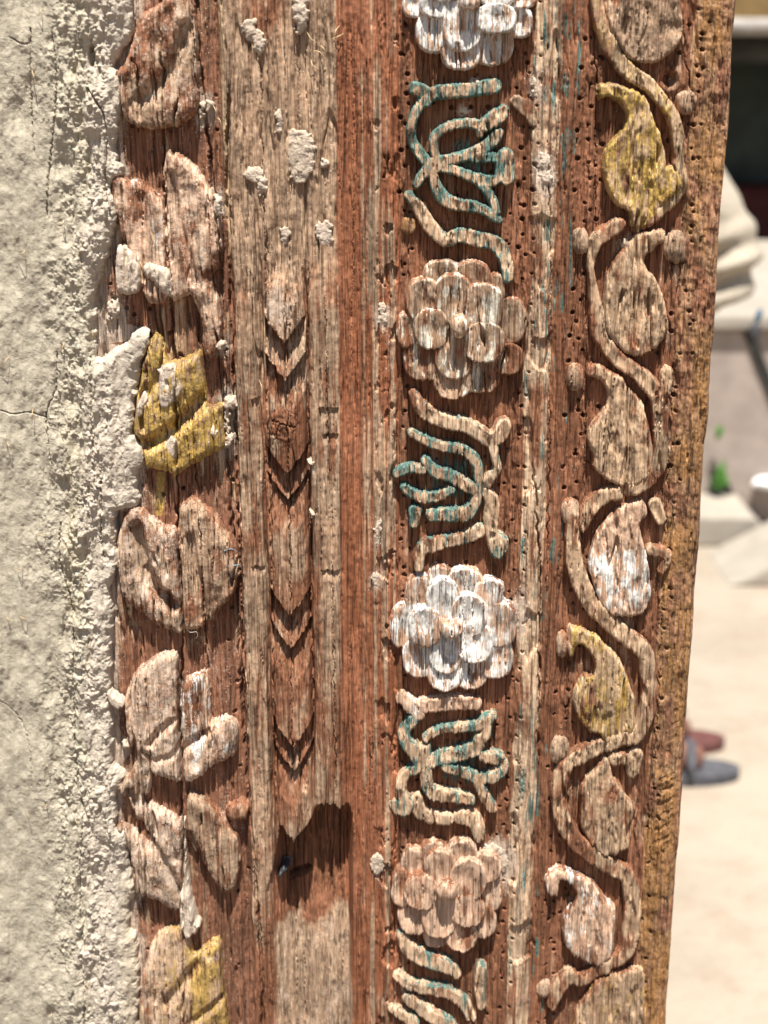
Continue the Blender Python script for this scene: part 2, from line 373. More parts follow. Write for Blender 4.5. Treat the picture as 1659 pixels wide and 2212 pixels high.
SPL = [(645, 328, 38, 48, 9, 12), (650, 345, 26, 52, 7, 13), (648, 22, 17, 48, 16, 12), (540, 62, 16, 26, 8, 12), (557, 92, 14, 26, 9, 12), (566, 400, 14, 22, 12, 11), (548, 378, 22, 18, 6, 12), (603, 262, 8, 30, 6, 13), (700, 356, 9, 10, 9, 13),
        (588, 645, 7, 34, 8, 14), (616, 665, 12, 26, 7, 16), (616, 505, 9, 20, 6, 15), (700, 505, 20, 26, 5, 14), (494, 874, 15, 13, 16, 0), (491, 905, 6, 34, 12, 0), (492, 955, 9, 15, 17, 0), (463, 936, 6, 11, 7, 22), (672, 1002, 4, 6, 8, 16), (674, 1114, 4, 7, 9, 16),
        (817, 1150, 7, 34, 6, 12), (812, 1250, 9, 16, 5, 12), (823, 664, 10, 14, 6, 12), (828, 690, 10, 18, 6, 12), (842, 770, 6, 22, 6, 6), (815, 1870, 14, 20, 6, 12), (1160, 190, 14, 26, 14, 4), (1176, 350, 12, 26, 12, 10), (1180, 385, 15, 22, 12, 10), (1025, 181, 11, 8, 8, 12), (1000, 238, 11, 11, 3, 1),
        (244, 672, 14, 20, 20, 0), (236, 690, 8, 12, 14, 0), (1352, 527, 10, 12, 6, 2), (434, 237, 6, 18, 9, 2), (450, 232, 9, 12, 9, 2), (268, 1614, 8, 8, 14, 6), (350, 800, 10, 5, 6, 24), (475, 748, 9, 8, 8, 22), (468, 446, 9, 20, 7, 22), (1085, 1860, 16, 26, 5, 2), (1060, 1848, 20, 22, 6, 2), (1120, 1330, 14, 40, 5, 4)]
def post_field(px, py):
    u = rect(px, py)
    uw = u + (noise(px / 30, py / 90, 61) - .5) * 6 + (noise(px / 7, py / 26, 62) - .5) * 3.5 * (1 - sm(1480, 1500, u))
    h = np.interp(uw, PROF_U, PROF_H).astype(f32)
    mR = np.full(px.shape, 0.2, f32); mG = np.full(px.shape, 0.08, f32); mB = np.zeros(px.shape, f32)
    n1 = fbm(px / 40, py / 90, 63); n2 = fbm(px / 14, py / 60, 64)
    def band(a, b, s=5): return sm(a - s, a + s, uw) * (1 - sm(b - s, b + s, uw))
    # --- bleaching per moulding
    left = band(150, 512); A = band(518, 574); Cv = band(576, 668); Bm = band(672, 736); red = band(738, 858)
    fl = band(858, 1124); bead = band(1124, 1180); gr = band(1180, 1222); vn = band(1222, 1434); ed = band(1434, 1600)
    mR = 0.22 * left + 0.60 * A + 0.42 * Cv + 0.52 * Bm + 0.12 * red + 0.10 * fl + 0.50 * bead + 0.10 * gr + 0.20 * vn + 0.52 * ed + (n1 - .5) * 0.75 + (n2 - .5) * .3
    mR = mR + red * sm(.45, .75, noise(u / 6, py / 260, 65)) * 0.75 * sm(778, 792, u)
    mG = 0.26 * left + 0.16 * A + 0.02 * Cv + 0.10 * Bm + 0.10 * fl + 0.12 * bead + 0.18 * vn + 0.12 * ed + (n2 - .5) * 0.55
    mB = bead * (0.26 + 0.55 * (noise(px / 13, py / 70, 66) - .45)) + ed * (0.50 + (n1 - .5) * 0.8) + fl * (0.04 + sum(.50 * np.exp(-((px - a_) / 62) ** 4 - ((py - b_) / 62) ** 4) for a_, b_ in ((1008, 345), (970, 1030), (1000, 1650)))) + 0.5 * gr * (noise(px / 9, py / 60, 67) > .72)
    mB = mB + bead * 0.12 * (1 - sm(120, 240, py))
    for a_, b_, c_, d_, _, _ in SPL:
        mG = mG + .55 * np.exp(-((px - a_) / (c_ * 1.9 + 4)) ** 2 - ((py - b_ - 6) / (d_ * 1.9 + 8)) ** 2)
    ey = np.array(sorted((q[1], q[0]) for q in EDGE)); ex_ = np.interp(py, ey[:, 0], ey[:, 1])
    mG = mG + .55 * (1 - sm(2, 34, px - ex_ + (n2 - .5) * 40)) * left
    # --- panel floors, gouged by the chisel
    h = h + (fl + vn + left) * ((fbm(px / 16, py / 70, 68) - .5) * 5)
    # worm-eaten islands standing along the rims
    isl = sm(0.56, 0.66, fbm(px / 15, py / 75, 69, 3)) * (band(862, 884, 8) + band(1088, 1124, 10) + band(1226, 1258, 9) + band(1405, 1445, 10))
    h = h + isl * 5.5
    # --- chevrons: saw-tooth steps along the broad moulding
    cxl = 829 + (624 - 829) * (10906 - py) / 9800
    dxc = np.abs(px - cxl); jag = (noise(px / 6, py / 50, 70) - .5) * 5
    inC = 1 - sm(40, 45, dxc)
    for ty, dp in CHEV:
        w = py + jag - (ty - dxc * 1.32)
        cut = np.where(w + (noise(px / 11, py / 11, int(ty)) - .5) * 5 < 0, 0, np.where(w < 2.2, w / 2.2, np.clip(1 - (w - 2.2) / 82.0, 0, 1)))
        h = h - inC * dp * cut * 1.0
    # the two outer strips have square notches too
    for (nx, ny, nw, nh) in [(710, 878, 22, 14), (714, 935, 18, 10), (714, 1228, 22, 10), (552, 860, 10, 18), (558, 1222, 16, 8)]:
        k = (1 - sm(nw - 3, nw, np.abs(px - nx))) * np.where(py + jag < ny, 0, np.clip(1 - (py + jag - ny) / (nh * 2.5), 0, 1)) * sm(0, 2, py + jag - ny)
        h = h - 8 * k
    # --- upper part: mouldings worn away to grey wood
    top = (1 - sm(470, 700, py + (n1 - .5) * 260 + np.abs(u - 624) * 0.5)) * sm(500, 516, u) * (1 - sm(722, 744, u))
    flat = 13 + (fbm(px / 22, py / 150, 71) - .5) * 22 + (fbm(px / 6, py / 120, 86, 3) - .5) * 12 + 3 * np.sin(px / 22)
    h = h * (1 - top) + flat * top
    mR = mR * (1 - top) + top * (0.80 + (n1 - .5) * 0.5); mG = mG * (1 - top) + top * (0.16 + (n2 - .5) * 0.75)
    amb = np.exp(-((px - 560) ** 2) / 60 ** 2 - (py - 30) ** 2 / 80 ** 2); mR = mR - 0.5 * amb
    # --- smooth cove at the left of the chevrons near the knot
    kn = np.exp(-((px - 612) / 30) ** 2 - ((py - 915) / 38) ** 2)
    rr = np.hypot((px - 612) / 26, (py - 912) / 30) + (noise(px / 9, py / 9, 83) - .5) * .5
    h = h + 9 * kn + 1.3 * np.sin(rr * 9) * (rr < 1.2) - 6 * (np.abs(py - 908 - (px - 612) * .3 + (noise(px / 4, py / 4, 84) - .5) * 5) < 1.6) * (rr < 1) - 5 * (np.abs(px - 606 + (py - 908) * .3) < 1.3) * (rr < 1) * (py > 908)
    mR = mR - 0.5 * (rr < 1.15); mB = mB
    # --- broken end of the chevron moulding and the hollow under it
    yb = np.interp(u, [540, 560, 575, 590, 622, 655, 668, 676, 700, 728, 742, 760], [1965, 1900, 1850, 1770, 1806, 1772, 1755, 1740, 1728, 1742, 1735, 1760]) + (noise(px / 4, py / 40, 72) - .5) * 12
    inH = sm(548, 582, u) * (1 - sm(742, 760, u))
    w = py - yb
    hollow = np.interp(py, [1700, 1760, 1860, 1960, 2040, 2130, 2260, 2400], [-48, -56, -56, -46, -32, -20, -8, 0]) + (fbm(px / 22, py / 60, 73) - .5) * 12
    hollow = hollow + 34 * np.exp(-((u - 560) / 22) ** 2)
    f = inH * sm(-1.0, 3.0, w)
    h = h * (1 - f) + hollow * f
    low = f * sm(1955, 2060, py + (n1 - .5) * 120)
    mR = mR * (1 - f) + f * (0.12 + 0.85 * low); mG = mG * (1 - f) + f * (0.05 + 0.36 * low * n2 * 2); mB = mB * (1 - f)
    # bolt hole
    bh = np.hypot((px - 645) / 30, (py - 1912 - (px - 645) * -0.35) / 13)
    h = h - 40 * (1 - sm(0.6, 1.0, bh))
    # eaten edge between left panel and strip, lower down
    low2 = sm(1980, 2080, py) * band(470, 572)
    h = h - 9 * low2 * n2; mR = mR - .3 * low2
    # ochre and gold residues inside the left panel
    dr = np.exp(-((px - 345) / 11) ** 2) * sm(1010, 1030, py) * (1 - sm(1110, 1130, py))
    mB = mB + left * dr * 0.9
    # amber carving notches on the right edge, lower half
    nt_ = sm(1480, 1540, py) * (1 - sm(1800, 1860, py)) * band(1456, 1492, 4)
    h = h - 2.6 * nt_ * sm(.4, .6, n1) * (np.mod(py + (px - 1400) * 0.55, 26) < 9)
    # knot hole beside the golden leaf
    rk = np.hypot((px - 1448) / 17, (py - 172) / 19)
    h = h + 6 * np.exp(-(rk - 1.3) ** 2 * 5) - 16 * (1 - sm(0.35, 1.0, rk)) + 6 * (1 - sm(0.1, 0.4, rk))
    # pits and ripples of the right edge
    h = h + ed * ((fbm(px / 11, py / 60, 74, 4) - .5) * 12 + (fbm(px / 16, py / 20, 85, 3) - .5) * 7)
    h = h + (bead + gr) * (fbm(px / 10, py / 90, 75) - .5) * 7 - bead * 9 * sm(.62, .72, noise(px / 30, py / 85, 76))
    h = h + red * (fbm(u / 5, py / 260, 77, 3, .6) - .5) * 14 - red * 9 * sm(.60, .66, fbm(px / 22, py / 45, 78)) * sm(800, 830, u)
    h = h + A * (fbm(px / 20, py / 50, 79) - .5) * 6
    h = h - cracks(px, py) + grain(px, py, 1.0)
    fuz = 1 - sm(1485, 1500, u)
    for nx, ny, r, d in NAILS:
        s = (np.abs(py[:, 0] - ny) < 14)
        if not s.any(): continue
        i0, i1 = np.argmax(s), len(s) - np.argmax(s[::-1])
        c = np.abs(px[i0] - nx) < 12
        if not c.any(): continue
        j0, j1 = np.argmax(c), len(c) - np.argmax(c[::-1])
        q = np.hypot(px[i0:i1, j0:j1] - nx, (py[i0:i1, j0:j1] - ny))
        h[i0:i1, j0:j1] -= d * (1 - sm(0.55, 1.0, q / r))
    return h, np.stack([mR, mG, mB], -1)

post = tag(empty('carved_door_post', (0, 0, 0)),
           'old carved wooden door post with chevrons, rosettes and leaves in worn white, teal and gold', 'door post')
X0, X1 = unproj(150, 1106)[0], unproj(829 + 1531 - 829, 1106)[0]
ZT, ZB = unproj(829, -130)[1], unproj(829, 2330)[1]
xs = np.arange(X0, X1, GS); zs = np.arange(ZT, ZB, -GS)
XX, ZZ = np.meshgrid(xs, zs)
PX, PY = proj(XX, ZZ, 8.0)
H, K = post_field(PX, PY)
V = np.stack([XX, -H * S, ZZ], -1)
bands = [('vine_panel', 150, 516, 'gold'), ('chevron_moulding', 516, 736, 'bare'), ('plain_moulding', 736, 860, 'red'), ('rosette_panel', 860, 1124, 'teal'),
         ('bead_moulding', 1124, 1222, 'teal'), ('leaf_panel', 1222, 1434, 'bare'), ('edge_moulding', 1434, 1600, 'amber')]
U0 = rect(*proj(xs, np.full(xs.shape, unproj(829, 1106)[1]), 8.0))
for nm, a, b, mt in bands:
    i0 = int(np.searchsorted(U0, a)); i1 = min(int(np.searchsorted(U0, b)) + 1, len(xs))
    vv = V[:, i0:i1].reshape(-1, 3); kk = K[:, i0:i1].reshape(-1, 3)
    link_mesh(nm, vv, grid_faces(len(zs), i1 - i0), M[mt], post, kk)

def boxes(name, L, mat, parent=None, bevel=0.0):
    V_, F_ = [], []
    for (x0, x1, y0, y1, z0, z1) in L:
        b = len(V_)
        V_ += [(x0, y0, z0), (x1, y0, z0), (x1, y1, z0), (x0, y1, z0), (x0, y0, z1), (x1, y0, z1), (x1, y1, z1), (x0, y1, z1)]
        F_ += [(b, b + 3, b + 2, b + 1), (b + 4, b + 5, b + 6, b + 7), (b, b + 1, b + 5, b + 4), (b + 1, b + 2, b + 6, b + 5), (b + 2, b + 3, b + 7, b + 6), (b + 3, b, b + 4, b + 7)]
    o = link_mesh(name, V_, F_, mat, parent, smooth=False)
    if bevel:
        md = o.modifiers.new('bevel', 'BEVEL'); md.width = bevel; md.segments = 3
    return o
XR = unproj(1515, 1106)[0]; XL = unproj(165, 1106)[0]
boxes('post_body', [(XL, XR - .001, 0.028, 0.13, 0.0, 2.35), (XL, XR - .002, -0.002, 0.0275, ZT - GS, 2.35), (XL, XR - .002, -0.002, 0.0275, 0.0, ZB + GS)], M['core'], post)

# ------------------------------------------------------------------ raised carving: one mesh per piece
def relief(name, parent, sdf, mat, H, h0=0.0, R=6.0, lip=0.5, paint=0.0, wx=0.75, dust=0.1, warp=1.0, extra=None, seed=0, maskf=None, g=1.0, rough=0.0, crk=0.8, step=1.0, erode=.6, iso=False):
    x0, y0, x1, y1 = sdf.box
    H = H * 1.3; h0 = h0 * 1.25 if h0 > 0 else h0
    ht = h0 + H; gs = GS * step
    a = unproj(x0 - 6, y0 - 6, ht), unproj(x1 + 6, y0 - 6, ht), unproj(x0 - 6, y1 + 6, ht), unproj(x1 + 6, y1 + 6, ht)
    ax = [p[0] for p in a]; az = [p[1] for p in a]
    xg = np.arange(min(ax), max(ax), gs); zg = np.arange(max(az), min(az), -gs)
    X, Z = np.meshgrid(xg, zg); px, py = proj(X, Z, ht)
    wxx = (noise(px / 18, py / 22, 101 + seed) - .5) * 3.4 * warp + (noise(px / 5, py / 9, 102) - .5) * 1.4 * warp
    wyy = (noise(px / (9 if iso else 3.2), py / (9 if iso else 70), 103) - .5) * (3.0 if iso else 5.5) * warp + (noise(px / 20, py / 20, 104 + seed) - .5) * 3 * warp
    if iso: wxx = (noise(px / 8, py / 8, 144 + seed) - .5) * 11 + (noise(px / 3, py / 3, 145) - .5) * 3; wyy = (noise(px / 8, py / 8, 146 + seed) - .5) * 11
    sd = sdf(px + wxx, py + wyy); d = -sd
    t = np.clip(d / R, 0, 1)
    prof = lip + (1 - lip) * np.sqrt(np.clip(1 - (1 - t) ** 2, 0, 1))
    h = h0 + H * prof
    h = h - erode * H * .38 * sm(.52, .72, fbm(px / 15, py / 60, 120 + seed, 3, .5)) + H * .10 * (noise(px / 26, py / 30, 121 + seed) - .5) * 2
    if extra is not None: h = h + extra(px, py, d) * np.clip(d / 4, 0, 1)
    h = h + grain(px, py, g) * 0.8 - cracks(px, py) * crk
    uu_ = rect(px, py); rl = np.abs(noise((uu_ + (noise(py / 50, uu_ / 30, 141) - .5) * 6) / 15, py / 500, 142) - .5) * 2
    h = h - .5 * H * (1 - sm(.02, .07, rl)) * sm(.35, .55, noise(px / 30, py / 60, 143))
    if rough: h = h + rough * ((fbm(px / 11, py / 11, 105 + seed, 4, .6) - .5) * 2.0 + (noise(px / 2.6, py / 2.6, 106) - .5) * .35)
    out = np.clip(sd / 1.6, 0, 1)
    h = h * (1 - out) + (h0 - 14) * out
    k = sd < 2.6
    keep = k[:-1, :-1] | k[1:, :-1] | k[:-1, 1:] | k[1:, 1:]
    if not keep.any(): return None
    n1 = fbm(px / 18, py / 40, 107 + seed)
    edge = 1 - sm(0, 5, d)
    tone = fbm(px / 60, py / 110, 130, 3) - .5
    mk = np.stack([wx + (n1 - .5) * 0.9 + tone * 1.1 - 0.25 * edge, dust + (fbm(px / 12, py / 14, 108 + seed) - .5) * 0.5, (paint + (fbm(px / 15, py / 30, 109 + seed) - .5) * 0.55) * (paint > 0)], -1)
    if mat == M['teal'] and paint > 0: mk[..., 2] += .16 * (1 - sm(1, 7, d)) - .02
    if maskf is not None: mk = maskf(px, py, d, mk)
    Vv, Ff, Kk = compact(np.stack([X, -h * S, Z], -1).reshape(-1, 3), grid_faces(len(zg), len(xg), keep), mk.reshape(-1, 3))
    return link_mesh(name, Vv, Ff, mat, parent, Kk)

# --- rosettes
def flower(tile, centre, boss, outer, inner, mat, po, pi, seed, dust=0.1, wx=.8):
    allp = T(tile, [(p[0], p[1]) for p in outer])
    cx, cy = T(tile, [centre])[0][:2]
    rr = np.mean([math.hypot(a - cx, b - cy) for a, b in allp])
    base = relief('carved_flower', post, ell_sdf(cx, cy, rr * 0.95, rr * 0.95), M[mat], 9, -2, 8, paint=po * .6, wx=.5, dust=dust, seed=seed)
    def pet(p, H, h0, pa, s):
        x, y, rx, ry = T(tile, [p])[0]
        an = math.atan2(y - cy, x - cx); ca, sa = abs(math.cos(an)), abs(math.sin(an))
        x0_, y0_ = x, y; x, y = x - (x - cx) * .12, y - (y - cy) * .12; rx, ry = rx * (1 + .16 * ca), ry * (1 + .16 * sa)
        def ex(px, py, d):   # scooped along the middle, highest at the outer rim
            q = ((px - x) * math.cos(an) + (py - y) * math.sin(an)) / max(rx, ry)
            return -5.0 * np.exp(-((px - x) / (rx * .5)) ** 2 - ((py - y) / (ry * .55)) ** 2) + 2.6 * q
        return relief('petal', base, ell_sdf(x, y, rx * 1.1, ry * 1.08), M[mat], H, h0, 4.5, 0.72, paint=pa, wx=wx, dust=dust, extra=ex, seed=s, warp=.65, crk=.55, erode=.25)
    for i, p in enumerate(outer): pet(p, 14.0 + 3.6 * (i % 3), 1, po, seed + i)
    for i, p in enumerate(inner): pet(p, 14.0 + 3.6 * (i % 3), 11, pi, seed + 20 + i)
    bx, by, brx, bry = T(tile, [boss])[0]
    relief('flower_centre', base, ell_sdf(bx, by, brx, bry), M[mat], 24, 24, min(brx, bry) * .8, 0.45, paint=pi * .8, wx=wx, dust=dust, seed=seed + 50, erode=0, crk=.4)
flower('F1', (805, 10), (810, 10, 95, 70),
       [(270, 40, 85, 110), (460, 300, 130, 165), (725, 520, 150, 120), (1030, 430, 160, 155), (1300, 210, 95, 130), (1310, -10, 115, 80), (560, -330, 130, 130), (860, -400, 140, 120), (1130, -260, 120, 120), (330, -190, 110, 120)],
       [(480, 40, 115, 110), (740, 250, 150, 185), (1070, 180, 145, 115), (1090, -70, 130, 110), (800, -200, 140, 120), (560, -140, 120, 120)], 'white', .50, .62, 210)
flower('F2', (725, 710), (725, 710, 82, 98),
       [(555, 235, 150, 140), (845, 260, 145, 150), (205, 740, 78, 140), (1210, 640, 118, 185), (375, 1030, 150, 155), (655, 1240, 145, 130), (930, 1160, 150, 145), (1185, 1020, 118, 120), (370, 450, 128, 170), (1085, 330, 60, 120)],
       [(660, 420, 145, 175), (950, 520, 145, 185), (960, 860, 150, 150), (670, 980, 152, 175), (440, 730, 122, 165)], 'ivory', .36, .43, 260, .12, .62)
flower('F3', (650, 1210), (650, 1210, 98, 85),
       [(540, 730, 100, 120), (780, 790, 150, 140), (1020, 850, 108, 110), (195, 1160, 108, 185), (350, 1470, 132, 150), (590, 1620, 138, 130), (830, 1580, 138, 145), (1080, 1470, 128, 160), (1105, 1150, 138, 185), (340, 890, 108, 165)],
       [(570, 940, 130, 180), (820, 1060, 128, 160), (390, 1180, 110, 160), (590, 1420, 125, 155), (880, 1330, 130, 155)], 'white', .50, .58, 310, .16)
flower('F4', (610, 1350), (612, 1362, 85, 88),
       [(490, 975, 105, 95), (765, 990, 112, 112), (1000, 1110, 100, 110), (1020, 1365, 92, 145), (970, 1640, 92, 122), (755, 1760, 125, 125), (510, 1740, 108, 108), (295, 1560, 120, 155), (160, 1310, 70, 150), (290, 1110, 98, 150)],
       [(540, 1120, 128, 140), (822, 1230, 130, 155), (355, 1355, 116, 142), (535, 1580, 135, 160), (815, 1530, 122, 120)], 'white', .10, .08, 360, .12, .68)

# --- tulips: thin ribs enclosing scooped petals
def ribs(name, S_, mat, H=15, paint=.38, seed=0, dust=.12, h0=-2, wx=.82, R=5.5, **k):
    return relief(name, post, stroke_sdf([[(q[0], q[1], q[2] * (1.10 if name == 'vine_stem' else 1.24) + .6) for q in s_] for s_ in S_]), M[mat], H * 1.3, h0, R, .74, paint=paint, wx=wx, dust=dust, seed=seed, warp=.55, **k)
ribs('carved_tulip', [T('F1', s) for s in [
    [(420, 850, 40), (340, 980, 34), (300, 1120, 32), (330, 1260, 34), (400, 1360, 36), (450, 1440, 38), (390, 1530, 32), (355, 1600, 26)],
    [(520, 1370, 30), (500, 1270, 30), (505, 1190, 30), (590, 1110, 32), (720, 1070, 34), (880, 1080, 34), (905, 1170, 22)],
    [(500, 1410, 40), (700, 1370, 38), (880, 1310, 42), (1000, 1230, 46), (1060, 1150, 35)],
    [(950, 1080, 52), (1060, 1000, 58), (1110, 950, 36)],
    [(1120, 1350, 58), (1130, 1530, 60)], [(860, 1370, 40), (1060, 1370, 36), (1070, 1500, 36)],
    [(500, 1440, 40), (680, 1470, 34), (840, 1540, 40), (1000, 1570, 42), (1060, 1540, 35)],
    [(480, 1420, 34), (500, 1560, 38), (560, 1690, 46), (680, 1770, 46), (840, 1790, 42), (960, 1830, 36), (1060, 1910, 26)],
    [(900, 1590, 35), (970, 1660, 34), (1015, 1760, 32), (1040, 1840, 28)]]], 'teal', 16, .52, 410)
ribs('scroll_stem', [T('F1', s) for s in [[(340, 765, 48), (420, 810, 52), (430, 880, 42)], [(520, 810, 50), (640, 790, 52), (800, 780, 52), (1020, 745, 56)]]], 'teal', 16, .50, 411)
ribs('scroll_stem', [T('F1', s) for s in [[(280, 1690, 30), (370, 1800, 42), (460, 1950, 48), (600, 2080, 46), (720, 2040, 50), (860, 2070, 56), (1000, 2100, 56), (1090, 2180, 50), (1130, 2300, 46), (1140, 2400, 40)]]], 'teal', 15, .40, 412)
relief('carved_scrap', post, ell_sdf(*T('F1', [(280, 1950, 62, 78)])[0]), M['amber'], 9, 0, 8, paint=.5, seed=413)
ribs('carved_scrap', [T('F1', s) for s in [[(1220, 880, 45), (1330, 960, 60), (1360, 1050, 36)]]], 'bare', 9, .0, 414)
ribs('scroll_stem', [T('F2', s) for s in [[(320, 1280, 32), (380, 1400, 50), (480, 1480, 52), (620, 1530, 50), (760, 1560, 50), (880, 1620, 50), (980, 1680, 54), (1060, 1650, 60), (1100, 1570, 58)],
    [(1010, 1740, 36), (1030, 1840, 30), (1050, 1930, 30), (990, 2010, 34), (930, 2090, 40)]]], 'teal', 16, .26, 420, .2)
ribs('carved_tulip', [T('F2', s) for s in [
    [(310, 1630, 30), (420, 1690, 34), (560, 1740, 36), (720, 1765, 38), (830, 1830, 40), (880, 1930, 38), (895, 2050, 34), (900, 2150, 32)],
    [(430, 1870, 34), (500, 1960, 40), (620, 1990, 44), (740, 2060, 44), (870, 2125, 42)],
    [(180, 1980, 30), (280, 1935, 34), (400, 1950, 30)], [(240, 2100, 30), (320, 2160, 38), (450, 2190, 40), (560, 2160, 36), (650, 2120, 28)]]] +
    [T('F3', s) for s in [[(340, 190, 48), (325, 290, 34)], [(470, 220, 40), (600, 205, 50), (760, 210, 52), (850, 120, 42), (875, 40, 36)]]], 'teal', 16, .46, 421)
ribs('scroll_stem', [T('F3', s) for s in [[(930, 10, 36), (1000, 90, 50), (990, 250, 52), (1000, 380, 46), (1060, 470, 72), (1050, 540, 40)]]], 'teal', 14, .30, 422)
ribs('scroll_stem', [T('F3', s) for s in [[(885, 350, 50), (780, 410, 42), (660, 430, 44), (560, 450, 50), (430, 490, 56), (370, 570, 42), (370, 660, 36)]]], 'teal', 15, .32, 423)
ribs('scroll_stem', [T('F3', s) for s in [[(220, 1800, 44), (310, 1870, 56), (370, 1940, 40)], [(400, 1860, 46), (560, 1850, 50), (720, 1840, 50), (860, 1850, 40)]]], 'white', 14, .34, 430)
ribs('carved_tulip', [T('F3', s) for s in [
    [(310, 2000, 36), (250, 2080, 40), (250, 2170, 44), (320, 2250, 52), (380, 2350, 46)],
    [(430, 2150, 26), (520, 2090, 30), (680, 2060, 30), (860, 2040, 34), (960, 1990, 40), (1010, 1960, 28)], [(960, 2040, 34), (940, 2120, 36), (890, 2150, 36)]]] +
    [T('F4', s) for s in [[(890, 20, 36), (860, 110, 50), (700, 170, 48), (540, 200, 44), (450, 230, 42), (420, 130, 46)],
    [(930, 180, 36), (1040, 200, 44), (1110, 265, 32), (1040, 345, 44), (940, 370, 40)],
    [(600, 270, 32), (740, 320, 38), (860, 370, 38), (900, 450, 36), (950, 560, 44), (1000, 630, 36)],
    [(360, 280, 36), (260, 330, 34), (220, 410, 36), (220, 520, 42), (270, 600, 46), (210, 640, 50), (160, 600, 40)],
    [(430, 300, 40), (440, 440, 42), (520, 510, 48), (680, 530, 42), (800, 560, 40)]]], 'teal', 16, .40, 431)
ribs('scroll_stem', [T('F4', s) for s in [[(350, 560, 46), (380, 660, 48), (480, 710, 44), (620, 720, 40)], [(720, 710, 46), (830, 720, 54), (880, 800, 48), (890, 880, 36)]]], 'teal', 14, .22, 432, .25)
ribs('scroll_stem', [T('F4', s) for s in [[(220, 1730, 34), (270, 1840, 50), (380, 1910, 52), (500, 1960, 52), (620, 2000, 52), (690, 2060, 34)]]], 'teal', 15, .36, 433)
ribs('carved_tulip', [T('F4', s) for s in [[(180, 2080, 28), (300, 2160, 36), (450, 2190, 40), (600, 2220, 40), (740, 2300, 38), (820, 2440, 34)], [(266, 2270, 34), (400, 2370, 46), (520, 2440, 46), (640, 2520, 40), (700, 2640, 36)], [(910, 2010, 34), (900, 2160, 40), (905, 2330, 34)], [(130, 2360, 24), (240, 2430, 34), (330, 2480, 36)]]], 'teal', 15, .34, 434)

# --- right-hand vine: leaves, buds and winding stem
def leaf(P, mat, H=15, paint=.4, seed=0, dust=.12, h0=-1, R=9, wx=.74, **k):
    return relief('carved_leaf', post, poly_sdf(P), M[mat], H * 1.3, h0, R, .6, paint=paint, wx=wx, dust=dust, seed=seed, g=1.5, **k)
leaf(T('V1', [(530, -60), (640, -300), (900, -420), (1120, -250), (1180, 0), (1200, 250), (1150, 400), (1040, 500), (920, 555), (800, 540), (700, 480), (620, 350), (540, 180)]), 'bare', 15, 0, 510, .30)
leaf(T('V1', [(460, 740), (560, 715), (700, 750), (820, 800), (880, 860), (930, 980), (970, 1090), (1020, 1200), (1050, 1330), (1060, 1450), (1120, 1440), (1190, 1600), (1110, 1690), (1010, 1790), (960, 1880), (830, 1990), (740, 1960), (740, 1840), (640, 1790), (570, 1700), (520, 1560), (510, 1350), (560, 1250), (640, 1160), (710, 1060), (700, 960), (620, 880), (530, 830), (470, 860)]), 'gold', 17, .54, 511, .10)
leaf(T('V2', [(640, 80), (700, 20), (800, -100), (900, -130), (1030, -140), (1040, -40), (960, 0), (930, 60), (870, 110), (880, 200), (950, 280), (1010, 400), (1040, 500), (1070, 650), (1060, 760), (980, 880), (880, 950), (760, 960), (650, 900), (540, 760), (510, 600), (520, 400), (560, 220)]), 'dullgold', 16, .16, 512, .2)
leaf(T('V2', [(380, 1040), (470, 1030), (550, 1080), (640, 1130), (710, 1190), (770, 1290), (850, 1360), (880, 1480), (920, 1620), (940, 1750), (960, 1850), (930, 1960), (870, 2030), (720, 2100), (600, 2060), (490, 2000), (420, 1930), (400, 1800), (370, 1680), (400, 1590), (470, 1480), (530, 1380), (550, 1280), (510, 1200), (440, 1150), (380, 1150)]), 'dullgold', 16, .18, 513, .16)
leaf(T('V3', [(850, 90), (890, 200), (850, 260), (820, 300), (840, 420), (880, 560), (910, 750), (920, 900), (900, 980), (850, 1060), (700, 1100), (580, 1090), (500, 1000), (420, 820), (385, 640), (420, 460), (480, 320), (580, 210), (700, 130)]), 'white', 16, .5, 514, .1,
     maskf=lambda x, y, d, m: np.stack([m[..., 0], m[..., 1], m[..., 2] * sm(1150, 1210, y) * (1 - sm(1310, 1330, y)) + .02], -1))
leaf(T('V3', [(200, 1210), (270, 1190), (400, 1240), (520, 1330), (620, 1430), (700, 1560), (740, 1700), (790, 1830), (780, 1930), (800, 2030), (720, 2130), (600, 2200), (520, 2180), (480, 2120), (380, 2090), (290, 1990), (250, 1870), (260, 1750), (310, 1650), (370, 1590), (420, 1600), (430, 1500), (380, 1400), (310, 1340), (270, 1360), (250, 1440), (200, 1430), (190, 1330)]), 'gold', 16, .44, 515, .1)
leaf(T('V4', [(670, 190), (720, 340), (790, 450), (840, 540), (900, 620), (890, 750), (880, 900), (850, 980), (700, 1040), (620, 1020), (500, 900), (440, 760), (440, 600), (440, 480), (500, 370), (590, 260)]), 'dullgold', 16, .15, 516, .18)
leaf(T('V4', [(250, 1160), (400, 1190), (520, 1260), (620, 1350), (690, 1440), (750, 1520), (760, 1650), (740, 1780), (740, 1900), (680, 1930), (620, 1990), (480, 1960), (380, 1900), (310, 1800), (280, 1680), (300, 1560), (380, 1460), (400, 1380), (350, 1290), (260, 1250), (240, 1380), (180, 1390), (130, 1320), (140, 1220)]), 'white', 16, .40, 517, .15)
leaf(T('V4', [(560, 2130), (700, 2060), (850, 2030), (990, 2020), (1000, 2250), (980, 2620), (700, 2760), (400, 2620), (400, 2420), (470, 2270)]), 'dullgold', 15, .34, 518, .15)
